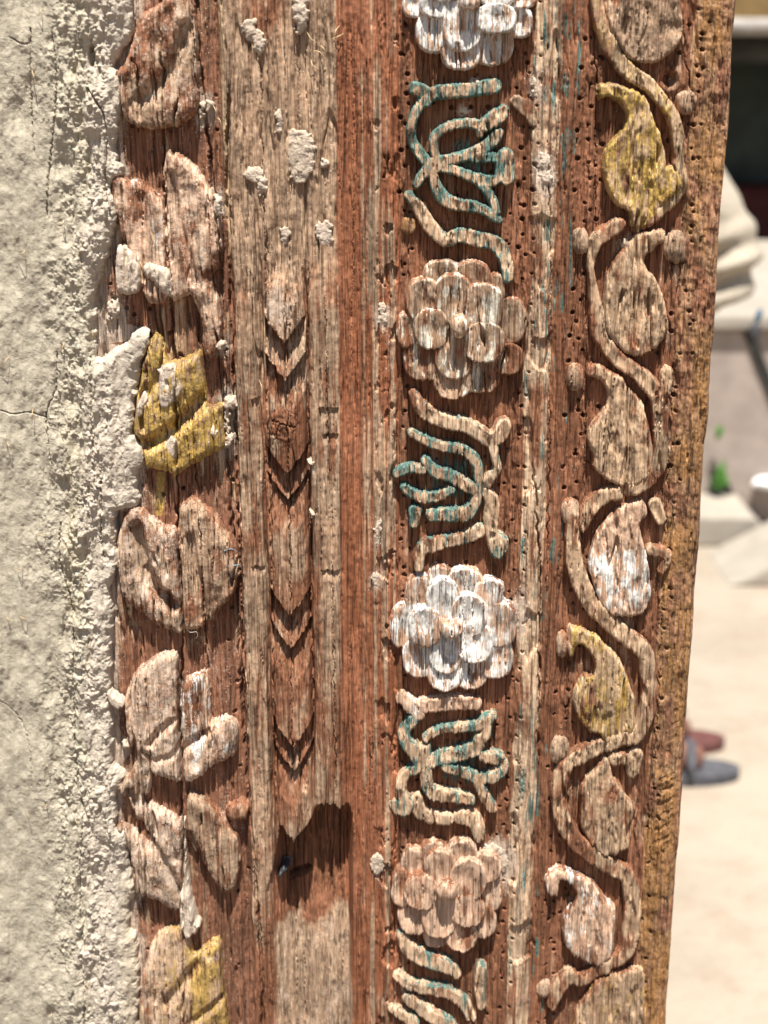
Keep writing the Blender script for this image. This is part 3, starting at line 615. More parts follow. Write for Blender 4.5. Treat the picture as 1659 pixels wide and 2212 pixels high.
for k_, st_, sd0 in [
    ('V1', [[(440, -260, 45), (450, -60, 50), (475, 150, 52), (540, 330, 60), (640, 520, 60), (760, 640, 62), (900, 730, 58), (1000, 850, 50), (1100, 980, 50), (1150, 1130, 50), (1170, 1280, 54), (1165, 1410, 50), (1190, 1560, 44), (1150, 1690, 46), (1040, 1800, 44), (920, 1900, 42), (800, 1970, 46)]], 530),
    ('V2', [[(640, -180, 55), (520, -95, 62), (440, -30, 52), (400, 200, 26), (430, 400, 34), (450, 600, 56), (470, 760, 60), (560, 900, 60), (660, 1010, 62), (780, 1090, 64), (880, 1180, 68), (985, 1300, 70), (1010, 1450, 74), (1020, 1620, 78), (1010, 1800, 70), (960, 1980, 60), (860, 2070, 52), (780, 2110, 50)]], 531),
    ('V3', [[(780, -20, 50), (650, 20, 52), (500, 60, 56), (390, 150, 62), (340, 270, 48), (330, 330, 30)]], 532),
    ('V3', [[(245, 260, 52), (245, 420, 56), (255, 640, 66), (320, 820, 70), (400, 980, 70), (520, 1110, 66), (650, 1220, 66), (790, 1330, 66), (880, 1430, 62), (905, 1580, 66), (910, 1760, 66), (890, 1920, 60), (840, 2060, 52), (780, 2140, 48)]], 533),
    ('V4', [[(900, 0, 50), (750, 50, 56), (600, 100, 56), (430, 180, 62), (340, 240, 50)]], 534),
    ('V4', [[(320, 260, 56), (265, 400, 62), (250, 560, 62), (290, 740, 66), (370, 880, 66), (480, 990, 66), (620, 1090, 62), (740, 1150, 62), (840, 1210, 58), (885, 1340, 64), (895, 1520, 66), (880, 1720, 62), (840, 1880, 52), (760, 1950, 46)]], 535),
    ('V4', [[(760, 1950, 46), (600, 2030, 50), (430, 2130, 42)], [(350, 2080, 56), (250, 2190, 52), (200, 2330, 40)]], 536),
    ('V4', [[(740, 205, 50), (840, 205, 50)], [(920, 170, 58), (900, 320, 48)]], 537), ('V3', [[(960, 130, 52), (1000, 250, 46)], [(930, 520, 40), (1060, 560, 44), (1010, 700, 30)]], 539),
    ('V2', [[(1060, 1110, 52), (1040, 1250, 50), (1000, 1420, 44)]], 538)]:
    ribs('vine_stem', [T(k_, s) for s in st_], 'gold' if sd0 == 530 else 'dullgold', 15, .36 if sd0 == 530 else .12, sd0, .22, -1, .62, R=8, erode=.8)
for k_, e, mt in [('V1', (1240, 890, 92, 105), 'bare'), ('V2', (1140, 20, 98, 145), 'bare'), ('V2', (270, 1150, 76, 122), 'bare'), ('V3', (225, 185, 82, 110), 'bare'),
              ('V3', (150, 1350, 52, 110), 'red'), ('V4', (265, 140, 92, 115), 'bare'), ('V4', (120, 2200, 66, 76), 'bare'), ('V1', (315, 2090, 72, 115), 'bare')]:
    relief('vine_bud', post, ell_sdf(*T(k_, [e])[0]), M[mt], 17, -1, min(e[2], e[3]) / 4.6, .4, wx=.8, dust=.34, seed=int(e[0]), warp=.7)

# --- left-hand panel: big fleshy leaves and blossoms, half buried in mud
def vly(pts, r, dep):
    sdv = stroke_sdf([[p + (r,) for p in T('L1', [(0, 0)]) * 0 + pts]])
    return lambda x, y, d: -1.35 * dep * (1 - sm(-r, 0.8 * r, sdv(x, y)))
def addf(*fs): return lambda x, y, d: sum(f(x, y, d) for f in fs)
def bulge(cx, cy, rx, ry, a, rot=0):
    c, s_ = math.cos(rot), math.sin(rot)
    return lambda x, y, d: a * np.exp(-(((x - cx) * c + (y - cy) * s_) / rx) ** 2 - ((-(x - cx) * s_ + (y - cy) * c) / ry) ** 2)
def tl(k, pts): return T(k, pts)
def big(P, mat, H=28, paint=.0, seed=0, dust=.30, wx=.50, extra=None, R=20, name='carved_leaf', h0=-3, **k):
    return relief(name, post, poly_sdf(P), M[mat], H, h0, R, .42, paint=paint, wx=wx, dust=dust + .08, seed=seed, extra=extra, g=.8, rough=1.3, crk=1.0, erode=.18, **k)
big(tl('L1', [(160, 640), (250, 560), (330, 380), (390, 140), (520, 60), (640, -40), (800, -60), (880, 200), (900, 500), (912, 800), (890, 960), (820, 1040), (700, 1100), (500, 1125), (330, 1080), (230, 960), (190, 800)]), 'bare', 30, 0, 610, .34, .5,
    addf(vly(tl('L1', [(420, 860), (560, 740), (680, 590), (760, 400), (800, 250)]), 15, 13), bulge(*tl('L1', [(470, 560)])[0], 17, 48, 9, -.2), bulge(*tl('L1', [(740, 880)])[0], 50, 26, 5)), name='carved_blossom')
big(tl('L1', [(600, 1470), (640, 1310), (700, 1310), (850, 1400), (1000, 1620), (1080, 1800), (1100, 2050), (1110, 2200), (1080, 2330), (1020, 2440), (1090, 2600), (1110, 2800), (1090, 3020), (1000, 3150), (940, 3020), (930, 2800), (850, 2570), (700, 2620), (640, 2400), (620, 1900)]), 'white', 27, .20, 611, .36, .6,
    vly(tl('L1', [(680, 1500), (740, 1850), (840, 2250), (880, 2450)]), 7, 9))
big(tl('L1', [(300, 1560), (380, 1545), (470, 1620), (600, 1720), (630, 1900), (640, 2300), (680, 2610), (520, 2640), (430, 2560), (420, 2450), (330, 2300), (200, 1900), (150, 1650), (190, 1500)]), 'white', 25, .30, 612, .3, .5,
    addf(vly(tl('L1', [(420, 1700), (440, 2100), (450, 2400)]), 9, 8)))
big(tl('L2', [(520, 780), (600, 820), (650, 1000), (760, 1000), (920, 930), (960, 1100), (990, 1400), (1110, 1395), (1120, 1600), (1130, 1760), (1000, 1840), (850, 1920), (720, 2000), (600, 1960), (440, 1920), (400, 1700), (340, 1600), (380, 1300), (440, 1000)]), 'gold', 27, .60, 613, .16, .6,
    addf(vly(tl('L2', [(600, 1120), (520, 1230), (450, 1320)]), 12, 9), vly(tl('L2', [(940, 1340), (800, 1500), (640, 1640), (480, 1730)]), 14, 17), bulge(*tl('L2', [(690, 1200)])[0], 30, 48, 9, .4)), name='carved_blossom')
relief('mud_splash', post, poly_sdf(tl('L2', [(600, 1060), (680, 1040), (740, 1120), (770, 1250), (720, 1330), (640, 1400), (580, 1370), (575, 1200)])), M['mudlump'], 6, 27, 7, .3, rough=1.6, seed=614, wx=.5, dust=0)
relief('mud_splash', post, poly_sdf(tl('L2', [(420, 1300), (450, 1290), (470, 1350), (440, 1440), (420, 1490), (385, 1470), (390, 1390)])), M['mudlump'], 9, 20, 7, .3, rough=1.2, seed=615, dust=0)
relief('mud_splash', post, poly_sdf(tl('L2', [(630, 1720), (680, 1660), (740, 1700), (720, 1800), (700, 1850), (650, 1800)])), M['mudlump'], 5, 21, 6, .3, rough=1.2, seed=616, dust=0)
big(tl('L3', [(735, 200), (790, 110), (870, 85), (960, 150), (1060, 230), (1110, 330), (1190, 450), (1240, 560), (1250, 750), (1230, 900), (1140, 1000), (1080, 1080), (1040, 1130), (960, 1150), (950, 1200), (820, 1215), (780, 1180), (760, 900), (738, 500)]), 'bare', 29, 0, 617, .25, .66,
    addf(vly(tl('L3', [(840, 400), (890, 650), (945, 900), (955, 1100)]), 8, 12), bulge(*tl('L3', [(1050, 620)])[0], 22, 80, 6, -.25)))
big(tl('L3', [(300, 180), (390, 165), (500, 240), (600, 310), (720, 370), (730, 600), (750, 900), (770, 1220), (720, 1240), (560, 1180), (450, 1090), (300, 1000), (235, 880), (205, 600), (215, 400)]), 'bare', 27, 0, 618, .42, .6,
    addf(vly(tl('L3', [(380, 330), (430, 600), (500, 790), (600, 920), (700, 1000)]), 13, 19), bulge(*tl('L3', [(320, 740)])[0], 22, 60, 5, -.3)))
big(tl('L3', [(400, 1560), (560, 1450), (715, 1420), (730, 1600), (735, 1900), (740, 2211), (755, 2530), (640, 2500), (500, 2450), (480, 2290), (370, 2280), (290, 2100), (270, 1850), (320, 1660)]), 'white', 27, .16, 619, .50, .6,
    addf(vly(tl('L3', [(500, 2190), (590, 2080), (680, 2000)]), 8, 9), vly(tl('L3', [(560, 2330), (680, 2300), (740, 2240)]), 7, 6)), name='carved_blossom')
big(tl('L3', [(770, 1680), (880, 1610), (985, 1600), (1020, 1800), (1030, 2000), (1160, 1970), (1240, 2060), (1240, 2270), (1190, 2330), (1020, 2400), (960, 2480), (800, 2530), (765, 2300), (750, 1900)]), 'white', 25, .40, 620, .30, .6,
    addf(vly(tl('L3', [(770, 2260), (880, 2160), (980, 2100)]), 9, 10), bulge(*tl('L3', [(1120, 2150)])[0], 26, 26, 6)), name='carved_blossom')
big(tl('L4', [(470, 620), (600, 660), (750, 770), (780, 1000), (785, 1300), (760, 1520), (640, 1490), (540, 1440), (370, 1380), (330, 1200), (300, 1000), (200, 830), (250, 790), (390, 880), (500, 980), (440, 800)]), 'bare', 27, 0, 621, .48, .6,
    addf(vly(tl('L4', [(500, 900), (600, 1080), (700, 1260), (740, 1350)]), 9, 9), vly(tl('L4', [(640, 780), (680, 950), (720, 1080)]), 6, 5)))
relief('vine_stem', post, stroke_sdf([tl('L4', s) for s in [[(385, 250, 34), (350, 480, 52), (400, 650, 56), (470, 760, 54), (520, 880, 44)], [(300, 390, 34), (260, 470, 44)], [(430, 60, 70), (430, 180, 60), (440, 320, 60), (440, 480, 50)]]]), M['bare'], 24, -2, 12, .4, wx=.6, dust=.55, seed=622, rough=1.2)
big(tl('L4', [(820, 540), (880, 520), (980, 580), (1100, 680), (1200, 830), (1250, 900), (1270, 1100), (1240, 1300), (1160, 1390), (1050, 1300), (980, 1150), (880, 1000), (800, 850)]), 'bare', 26, 0, 623, .22, .58,
    vly(tl('L4', [(840, 850), (900, 1000), (960, 1130)]), 7, 8))
relief('vine_bud', post, ell_sdf(*tl('L4', [(1250, 660, 100, 80)])[0]), M['bare'], 16, 0, 12, .4, wx=.5, dust=.25, seed=624, rough=1.0)
relief('mud_splash', post, stroke_sdf([tl('L4', [(790, 750, 8), (790, 900, 10), (795, 1150, 16), (800, 1400, 50), (815, 1580, 72), (830, 1680, 80)]), tl('L4', [(830, 1650, 60), (900, 1650, 30)])]), M['mudlump'], 30, -2, 10, .35, rough=1.4, seed=625, dust=0)
big(tl('L4', [(520, 1800), (600, 1720), (740, 1680), (830, 1760), (860, 1900), (900, 1900), (1080, 1790), (1110, 2000), (1140, 2300), (1160, 2640), (1000, 2900), (500, 2900), (400, 2600), (410, 2200), (450, 1980)]), 'dullgold', 27, .40, 626, .34, .6,
    addf(vly(tl('L4', [(900, 1980), (800, 2120), (700, 2250), (640, 2330)]), 11, 9), vly(tl('L4', [(1120, 2280), (960, 2400), (860, 2480)]), 8, 8)), name='carved_blossom',
    maskf=lambda x, y, d, m: np.stack([m[..., 0], m[..., 1] - .25 * sm(395, 430, x) * sm(2080, 2100, y), m[..., 2] + .18 * sm(395, 430, x) - .25 * (1 - sm(330, 370, x))], -1))
# pale and yellowish lumps of mud on the wood
for P in [tl('L2', [(210, 20), (330, 60), (400, 200), (385, 390), (270, 430), (200, 370), (195, 180)]), tl('L2', [(440, 170), (560, 175), (660, 230), (690, 340), (680, 460), (600, 420), (520, 330), (440, 260)])]:
    relief('mud_splash', post, poly_sdf(P), M['mudlump'], 15, 20, 14, .35, rough=1.7, seed=int(P[0][0]), dust=0)
for (cx_, cy_, rx, ry, hh, h0_) in SPL:
    relief('mud_splash', post, ell_sdf(cx_, cy_, rx, ry), M['mudlump'], hh * .6, h0_ - 1, min(rx, ry) * .95, .05, rough=2.6, seed=int(cx_ + cy_), warp=2.6, iso=True, erode=0, dust=0, wx=.5, g=.4, crk=.2)

# splinters and torn fibres standing off the worn wood
def tube(pts, r, name, mat, parent=None, n=6):
    P = catmull([tuple(p) for p in pts], 5, False); V_, F_ = [], []
    for i, p in enumerate(P):
        t = P[min(i + 1, len(P) - 1)] - P[max(i - 1, 0)]; t /= np.linalg.norm(t) + 1e-12
        a = np.cross(t, (0.3, 1, 0.2)); a /= np.linalg.norm(a); b = np.cross(t, a)
        rr = r * (0.35 + 0.65 * min(1, 4 * min(i, len(P) - 1 - i) / len(P) + .1))
        for j in range(n):
            an = 2 * math.pi * j / n; V_.append(p + rr * (math.cos(an) * a + math.sin(an) * b))
    for i in range(len(P) - 1):
        for j in range(n):
            F_.append((i * n + j, i * n + (j + 1) % n, (i + 1) * n + (j + 1) % n, (i + 1) * n + j))
    return link_mesh(name, V_, F_, mat, parent)
def fp(x, y, h): X, Z = unproj(x, y, h); return (float(X), -h * S, float(Z))
M['straw'] = plain('straw', (0.62, 0.45, 0.25), 0.7, .2, 900)
M['thread'] = plain('blue_thread', (0.25, 0.33, 0.38), 0.8, .3, 2000)
for pts in [[(664, 70, 24), (672, 84, 30), (684, 92, 26)], [(716, 84, 16), (728, 80, 22), (742, 72, 16)], [(692, 98, 16), (700, 106, 22), (704, 120, 14)], [(676, 110, 24), (690, 112, 28), (702, 126, 24)],
            [(672, 130, 22), (676, 142, 30), (690, 150, 24)], [(352, 56, 30), (356, 57, 34), (366, 55, 32)], [(470, 255, 16), (476, 262, 22), (480, 285, 14)], [(460, 226, 20), (466, 240, 24), (466, 252, 18)], [(325, 500, 26), (330, 515, 28), (326, 528, 26)],
            [(1390, 92, 10), (1394, 84, 14), (1400, 80, 8)], [(300, 560, 20), (306, 575, 26), (310, 590, 20)], [(733, 55, 20), (724, 70, 26), (726, 90, 20)], [(640, 640, 22), (642, 660, 26), (640, 690, 20)], [(560, 820, 18), (566, 840, 24), (566, 862, 18)]]:
    tube([fp(*p) for p in pts], 0.9 * S, 'splinter', M['straw'], post)
tag(tube([fp(*p) for p in [(512, 1192, 24), (502, 1186, 30), (488, 1188, 33), (477, 1197, 33), (475, 1208, 33), (483, 1218, 32), (496, 1224, 30), (508, 1221, 30), (518, 1220, 24), (523, 1228, 18)]], 1.0 * S, 'thread', M['thread']),
    'frayed blue-grey thread snagged in a crack of the carved post', 'thread')
tag(tube([fp(*p) for p in [(403, 1361, 26), (412, 1366, 30), (424, 1365, 30), (427, 1372, 28), (424, 1379, 26)]], 0.6 * S, 'fibre', plain('pale_fibre', (.6, .55, .5))),
    'tiny pale hair-like fibre hanging under a carved leaf', 'fibre')
M['iron'] = plain('dark_iron', (0.10, 0.10, 0.11), 0.5, .4, 700, bump=.0006, metal=.5)
relief('bolt', post, ell_sdf(611, 1888, 15, 7, -.9), M['iron'], 22, -30, 5, .5, rough=1.5, seed=9, dust=0)

# ------------------------------------------------------------------ mud-plastered wall left of the post
E = catmull(EDGE, 3, False)
WCR = [([(110, 70), (120, 130), (118, 250), (106, 350), (100, 470)], 1.5, 8), ([(122, 760), (120, 840), (98, 895), (104, 960), (110, 1000)], 1.5, 8), ([(196, 770), (200, 900), (205, 1038), (221, 1060), (218, 1150), (224, 1206)], 1.6, 9),
       ([(130, 1130), (130, 1215), (150, 1290), (160, 1400), (158, 1475), (166, 1680), (180, 1760), (172, 1920), (182, 2100), (182, 2230)], 1.5, 8), ([(190, 190), (226, 250), (230, 330), (226, 400), (246, 495)], 2.0, 11),
       ([(0, 888), (30, 896), (60, 892), (98, 904)], 1.2, 6), ([(20, 80), (40, 92), (62, 93), (66, 60)], 1.4, 7), ([(66, 80), (64, 200), (72, 330)], 1.2, 6), ([(-60, 1500), (20, 1530), (60, 1600), (70, 1700)], 1.0, 5)]
WCR = [(catmull(p, 4, False), w, d) for p, w, d in WCR]
def seg_dist(P, x, y):
    d = np.full(x.shape, 1e9)
    for i in range(len(P) - 1):
        ax, ay = P[i]; ex, ey = P[i + 1] - P[i]
        t = np.clip(((x - ax) * ex + (y - ay) * ey) / (ex * ex + ey * ey + 1e-9), 0, 1)
        d = np.minimum(d, np.hypot(x - ax - ex * t, y - ay - ey * t))
    return d
wx0 = unproj(-140, 1106)[0]; wx1 = unproj(345, 1106)[0]
xg = np.arange(wx0, wx1, GS); zg = np.arange(ZT, ZB, -GS); X, Z = np.meshgrid(xg, zg); px, py = proj(X, Z, 26)
wpx = px + (noise(px / 12, py / 12, 201) - .5) * 8 + (noise(px / 4, py / 4, 202) - .5) * 3
wpy = py + (noise(px / 12, py / 12, 203) - .5) * 6
inside = poly_sdf(EDGE + [(-900, 2380), (-900, -140)])
near = px > 150
d = np.full(px.shape, 60.0); d[near] = -inside(wpx[near], wpy[near]); d = np.minimum(d, 60)
big_ = fbm(px / 70, py / 120, 204) - .5; med = fbm(px / 22, py / 30, 205) - .5
t = np.clip(d / 24, 0, 1); prof = .22 + .78 * np.sqrt(np.clip(1 - (1 - t) ** 2, 0, 1))
ridge = np.exp(-((px - 208) / 38) ** 2) * (1 - sm(900, 1300, py) * .6)
base = 28 + 5 * ridge - 9 * sm(190, 60, px) + 8 * (fbm(px / 24, py / 260, 219, 3) - .5) + 3.5 * (fbm(px / 7, py / 160, 220, 3) - .5)
roughz = np.clip(0.02 + 1.0 * np.exp(-((px - 190) / 75) ** 2) + .8 * (fbm(px / 50, py / 200, 210) - .5), .08, 1.2)
h = base * prof + big_ * 26 + med * 11 * (.5 + roughz)
gn = noise(px / 4.0 + med * 2, py / 4.6, 206); gn2 = noise(px / 8 + med * 3, py / 11, 207); gn3 = noise(px / 2.2, py / 2.6, 208)
smo = sm(.35, .62, fbm(px / 26, py / 60, 216))
h = h + roughz * (.15 + .9 * smo) * (4.0 * sm(.52, .85, gn2) + 2.6 * sm(.58, .88, gn)) + 1.0 * gn3 * (.25 + roughz) + (1.0 + 1.6 * roughz) * (fbm(px / 5, py / 6, 218, 3, .7) - .5) + (fbm(px / 16, py / 120, 217) - .5) * 20 * roughz - 4 * sm(.68, .78, noise(px / 8, py / 22, 209)) * roughz
sw = np.sin(np.hypot(px - 40, (py - 960) * .6) / 3.6) * np.exp(-((px - 70) / 50) ** 2 - ((py - 1010) / 110) ** 2); h = h + sw * .8   # trowel swirl
h = h + (noise(px / 5, py / 70, 211) - .5) * 2.4
h = h - 26 * (1 - sm(4, 9, np.hypot((px - 197) * 1.0, (py - 122) * .28))) - 16 * (1 - sm(2, 5, np.hypot(px - 219, py - 1041)))
for P, w, dd in WCR:
    k = (py > P[:, 1].min() - 8) & (py < P[:, 1].max() + 8) & (px > P[:, 0].min() - 10) & (px < P[:, 0].max() + 10)
    dist = seg_dist(P, px[k] + (noise(px[k] / 5, py[k] / 5, 212) - .5) * 4, py[k])
    h[k] -= dd * (1 - sm(.4, 1.3, dist / w)) * (.4 + noise(px[k] / 30, py[k] / 30, 213))
out = np.clip(-d / 1.8, 0, 1); h = h * (1 - out) + (-16) * out
kk_ = d > -3.0; keep = kk_[:-1, :-1] | kk_[1:, :-1] | kk_[:-1, 1:] | kk_[1:, 1:]
mk = np.stack([sm(120, 250, px) + (fbm(px / 30, py / 90, 214) - .5) * .9, np.clip(np.exp(-((px - 165) / 22) ** 2) * (fbm(px / 16, py / 60, 215) > .5) * .5 * (1 - sm(1300, 1500, py)) + .35 * sm(245, 280, px) * (py > 1900), 0, 1), np.zeros(px.shape)], -1)
Vv, Ff, Kk = compact(np.stack([X, -h * S, Z], -1).reshape(-1, 3), grid_faces(len(zg), len(xg), keep), mk.reshape(-1, 3))
wall = tag(empty('plastered_wall', (-0.6, 0, 0)), 'rough grey-beige mud plaster wall, cracked and lumpy, lapping over the left edge of the carved post', 'wall')
o = link_mesh('plaster_coat', Vv, Ff, M['plaster'], wall, Kk); o.matrix_parent_inverse = wall.matrix_world.inverted(); o.location = (0.6, 0, 0)
o = boxes('wall_body', [(-2.6, XL - .002, 0.004, 0.40, 0, 2.6), (-2.6, float(wx0) + GS, -0.004, 0.0035, 0, 2.6), (float(wx0) + 2 * GS, XL - .004, -0.004, 0.0035, ZT + GS, 2.6), (float(wx0) + 2 * GS, XL - .004, -0.004, 0.0035, 0, ZB - GS)], M['plaster'], wall); o.location = (0.6, 0, 0)

rs = np.random.RandomState(8)
for i in range(26):
    x_, y_ = rs.uniform(5, 215), rs.uniform(10, 2200); a_ = rs.randn() * .5 + 1.57; l_ = rs.uniform(5, 16)
    c_, s_ = math.cos(a_) * l_, math.sin(a_) * l_
    q_ = [fp(x_ - c_, y_ - s_, 22), fp(x_, y_, 33 + rs.rand() * 6), fp(x_ + c_ + rs.randn() * 2, y_ + s_, 24)]
    o = tube(q_, rs.uniform(.5, .9) * S, 'straw', M['straw'], wall, 5); o.location = (0.6, 0, 0)
# mud flake stuck at the border
def lump(name, P, h0_, H_, **k): return relief(name, post, poly_sdf(P), M['mudlump'], H_, h0_, 6, .4, rough=.8, dust=0, **k)
lump('mud_splash', tl('L3', [(120, 1750), (150, 1745), (240, 1820), (265, 1880), (200, 1885), (150, 1830)]), 18, 10, seed=77)

# ------------------------------------------------------------------ courtyard behind
def ground_mat():
    m, nt, bs = new_mat('sandy_ground'); g = G(nt); pos = g.n('NewGeometry').outputs['Position']
    a = g.noise(pos, 1.7, 6, .6); b = g.noise(pos, 9, 5, .65); c = g.noise(pos, 120, 4, .7)
    col = g.mix(g.ramp(a, .35, .65), (0.27, 0.225, 0.17), (0.33, 0.28, 0.215)); col = g.mix(g.ramp(b, .45, .75, 0, .6), col, (0.25, 0.18, 0.125))
    col = g.mix(g.ramp(c, .4, .8, 0, .4), col, (0.40, 0.35, 0.28)); g.put(bs.inputs['Base Color'], col); bs.inputs['Roughness'].default_value = .95
    bp = g.n('Bump'); g.put(bp.inputs['Height'], b); bp.inputs['Distance'].default_value = .02; g.put(bs.inputs['Normal'], bp.outputs[0]); return m
tag(link_mesh('ground', [(-150, -150, 0), (150, -150, 0), (150, 150, 0), (-150, 150, 0)], [(0, 1, 2, 3)], ground_mat(), smooth=False), 'pale sandy courtyard ground in full sun behind the post', kind='structure')
M['absorber'] = plain('dark_absorber', (0.13, 0.095, 0.07), .95, .3, 8, bump=.004)
tag(link_mesh('bounce_absorber', [(-8, -14, .004), (8, -14, .004), (8, .55, .004), (-8, .55, .004)], [(0, 1, 2, 3)], M['absorber'], smooth=False), 'added dark unseen earth in front of the post', kind='structure')  # unseen dark sheet added to weaken light bouncing up onto the post

M['concrete'] = plain('grey_pink_concrete', (0.34, 0.28, 0.24), .9, .12, 14, bump=.004)
M['pale'] = plain('pale_concrete', (0.32, 0.285, 0.235), .9, .1, 10, bump=.003)
M['dark'] = plain('joint_and_shadow_dark', (0.035, 0.034, 0.03), .9, .3, 6)  # colour of the joint, the beam and the painted shadow patch
M['darkgreen'] = plain('shade_dark_green', (0.050, 0.062, 0.056), .8, .25, 5)  # wall tone with the shade under the eave put into it
M['darkred'] = plain('shade_dark_red', (0.075, 0.02, 0.018), .8, .3, 5)  # plinth tone, darkened for the same shaded recess
M['ochre'] = plain('ochre_clay', (0.42, 0.29, 0.13), .9, .2, 7)
M['eave'] = plain('weathered_grey_board', (0.36, 0.33, 0.30), .9, .2, 12)
# a low concrete wall with a ledge at its foot
g0 = ground_at(1560, 1128)
yw = g0.y
lw = tag(empty('low_wall', (g0.x, yw, 0)), 'low grey-pink concrete wall with a slanting dark joint, behind the elbow of the person', 'wall')
zt = at_depth(1600, 700, yw + .1).z
tri0 = at_depth(1500, 1140, yw).x - .5
def prism(name, pts, y0, y1, mat, parent, org):     # outline in x,z extruded in y
    n = len(pts); V_ = [(p[0] - org[0], y0 - org[1], p[1]) for p in pts] + [(p[0] - org[0], y1 - org[1], p[1]) for p in pts]
    o_ = None
    me = bpy.data.meshes.new(name); F_ = [tuple(range(n)), tuple(range(2 * n - 1, n - 1, -1))] + [(i, i + n, (i + 1) % n + n, (i + 1) % n) for i in range(n)]
    me.from_pydata(V_, [], F_); me.materials.append(mat); o_ = bpy.data.objects.new(name, me); C.objects.link(o_); o_.parent = parent
    md = o_.modifiers.new('bevel', 'BEVEL'); md.width = .01; md.segments = 2
    return o_
xr = at_depth(1640, 1140, yw).x
prism('wall_slab', [(tri0, 0), (xr + 1.6, 0), (xr + 1.6, zt), (tri0, zt)], yw, yw + 2.0, M['concrete'], lw, (g0.x, yw))
a1, a2 = at_depth(1600, 706, yw - .004), at_depth(1700, 960, yw - .004)
prism('joint', [(a1.x, a1.z), (a1.x + .035, a1.z), (a2.x + .04, a2.z), (a2.x, a2.z)], yw - .012, yw - .001, M['dark'], lw, (g0.x, yw))
prism('coping', [(tri0, zt + .002), (xr + 1.6, zt + .002), (xr + 1.6, zt + .05), (tri0, zt + .05)], yw - .03, yw + 2.02, M['pale'], lw, (g0.x, yw))
g1 = ground_at(1530, 1150)
led = prism('stone_ledge', [(0, 0), (.55, 0), (.46, .10), (0, .11)], -.25, .22, M['pale'], None, (0, 0)); led.location = (g1.x - .35, g1.y + .1, 0)
tag(led, 'pale worn stone ledge on the ground at the foot of the low wall', 'ledge')
g2 = ground_at(1650, 1275)
blk = prism('stone_block', [(0, 0), (.6, 0), (.6, .10), (.20, .11), (.08, .04)], -.12, .2, M['pale'], None, (0, 0)); blk.location = (g2.x - .10, g2.y + .15, 0)
tag(blk, 'pale wedge-shaped stone block at the right edge of the courtyard', 'block')
# flat dark shape painted in for the triangular shadow at the wall foot
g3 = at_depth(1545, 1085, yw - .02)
prism('painted_shadow', [(at_depth(1515, 1092, yw).x, at_depth(1515, 1092, yw).z), (at_depth(1592, 1092, yw).x, at_depth(1592, 1092, yw).z), (at_depth(1578, 1050, yw).x, at_depth(1578, 1050, yw).z), (at_depth(1556, 1010, yw).x, at_depth(1556, 1010, yw).z), (at_depth(1545, 1005, yw).x, at_depth(1545, 1005, yw).z)], yw - .01, yw - .001, M['dark'], lw, (g0.x, yw))
# weeds
M['weed'] = plain('weed_leaves', (0.10, 0.26, 0.05), .6, .3, 60)
def weed(px_, py_, n, R_, lab, s):
    r = np.random.RandomState(s); c = at_depth(px_, py_, yw - .05); V_, F_ = [], []
    root = empty('weed', (c.x, c.y, c.z - R_))
    for i in range(n):
        a = r.rand() * 6.28; e = r.rand() * 1.5; L = R_ * (.3 + .9 * r.rand())
        dx = np.array((math.cos(a) * math.cos(e) * .6, math.sin(a) * math.cos(e) * .35, abs(math.sin(e)) + .1)) * L
        p = dx * r.rand() * 1.2; sd2 = np.cross(dx, r.randn(3)); sd2 = sd2 / np.linalg.norm(sd2) * .009
        b = len(V_); V_ += [p, p + dx * .4 + sd2, p + dx * .8, p + dx * .4 - sd2]; F_.append((b, b + 1, b + 2, b + 3))
    link_mesh('leaves', V_, F_, M['weed'], root, smooth=False)
    tube([(0, 0.02, -.02), (0, 0, R_ * .5), (.005, 0, R_ * 1.1)], .003, 'stem', M['weed'], root)
    tag(root, lab, 'weed', 'weeds sprouting from the low wall')
weed(1552, 932, 40, .022, 'smaller upper tuft of green weed on the low concrete wall', 1)
weed(1557, 1025, 90, .045, 'larger bright green weed above the painted shadow patch', 2)
# white litter
w0 = at_depth(1655, 1045, yw - .05)
M['plastic'] = plain('white_plastic', (.82, .82, .82), .4, .05, 40)
def blob(name, c, r3, mat, parent=None, seed=0, amp=.15, n=24):
    V_, F_ = [], []
    for i in range(n + 1):
        for j in range(n * 2):
            a = math.pi * i / n; b = math.pi * j / n
            V_.append((math.sin(a) * math.cos(b), math.sin(a) * math.sin(b), math.cos(a)))
    V_ = np.array(V_); k = 1 + amp * (fbm(V_[:, 0] * 2 + 5, V_[:, 1] * 2 + V_[:, 2] * 1.7, seed, 3) - .5) * 2
    V_ = V_ * k[:, None] * np.array(r3) + np.array(c)
    for i in range(n):
        for j in range(n * 2):
            F_.append((i * n * 2 + j, (i + 1) * n * 2 + j, (i + 1) * n * 2 + (j + 1) % (n * 2), i * n * 2 + (j + 1) % (n * 2)))
    return link_mesh(name, V_, F_, mat, parent)
b_ = blob('plastic_bag', (0, 0, 0), (.07, .04, .022), M['plastic'], None, 3); b_.location = (w0.x + .02, yw - .042, w0.z)
tag(b_, 'crumpled white plastic bag caught against the low concrete wall', 'bag')

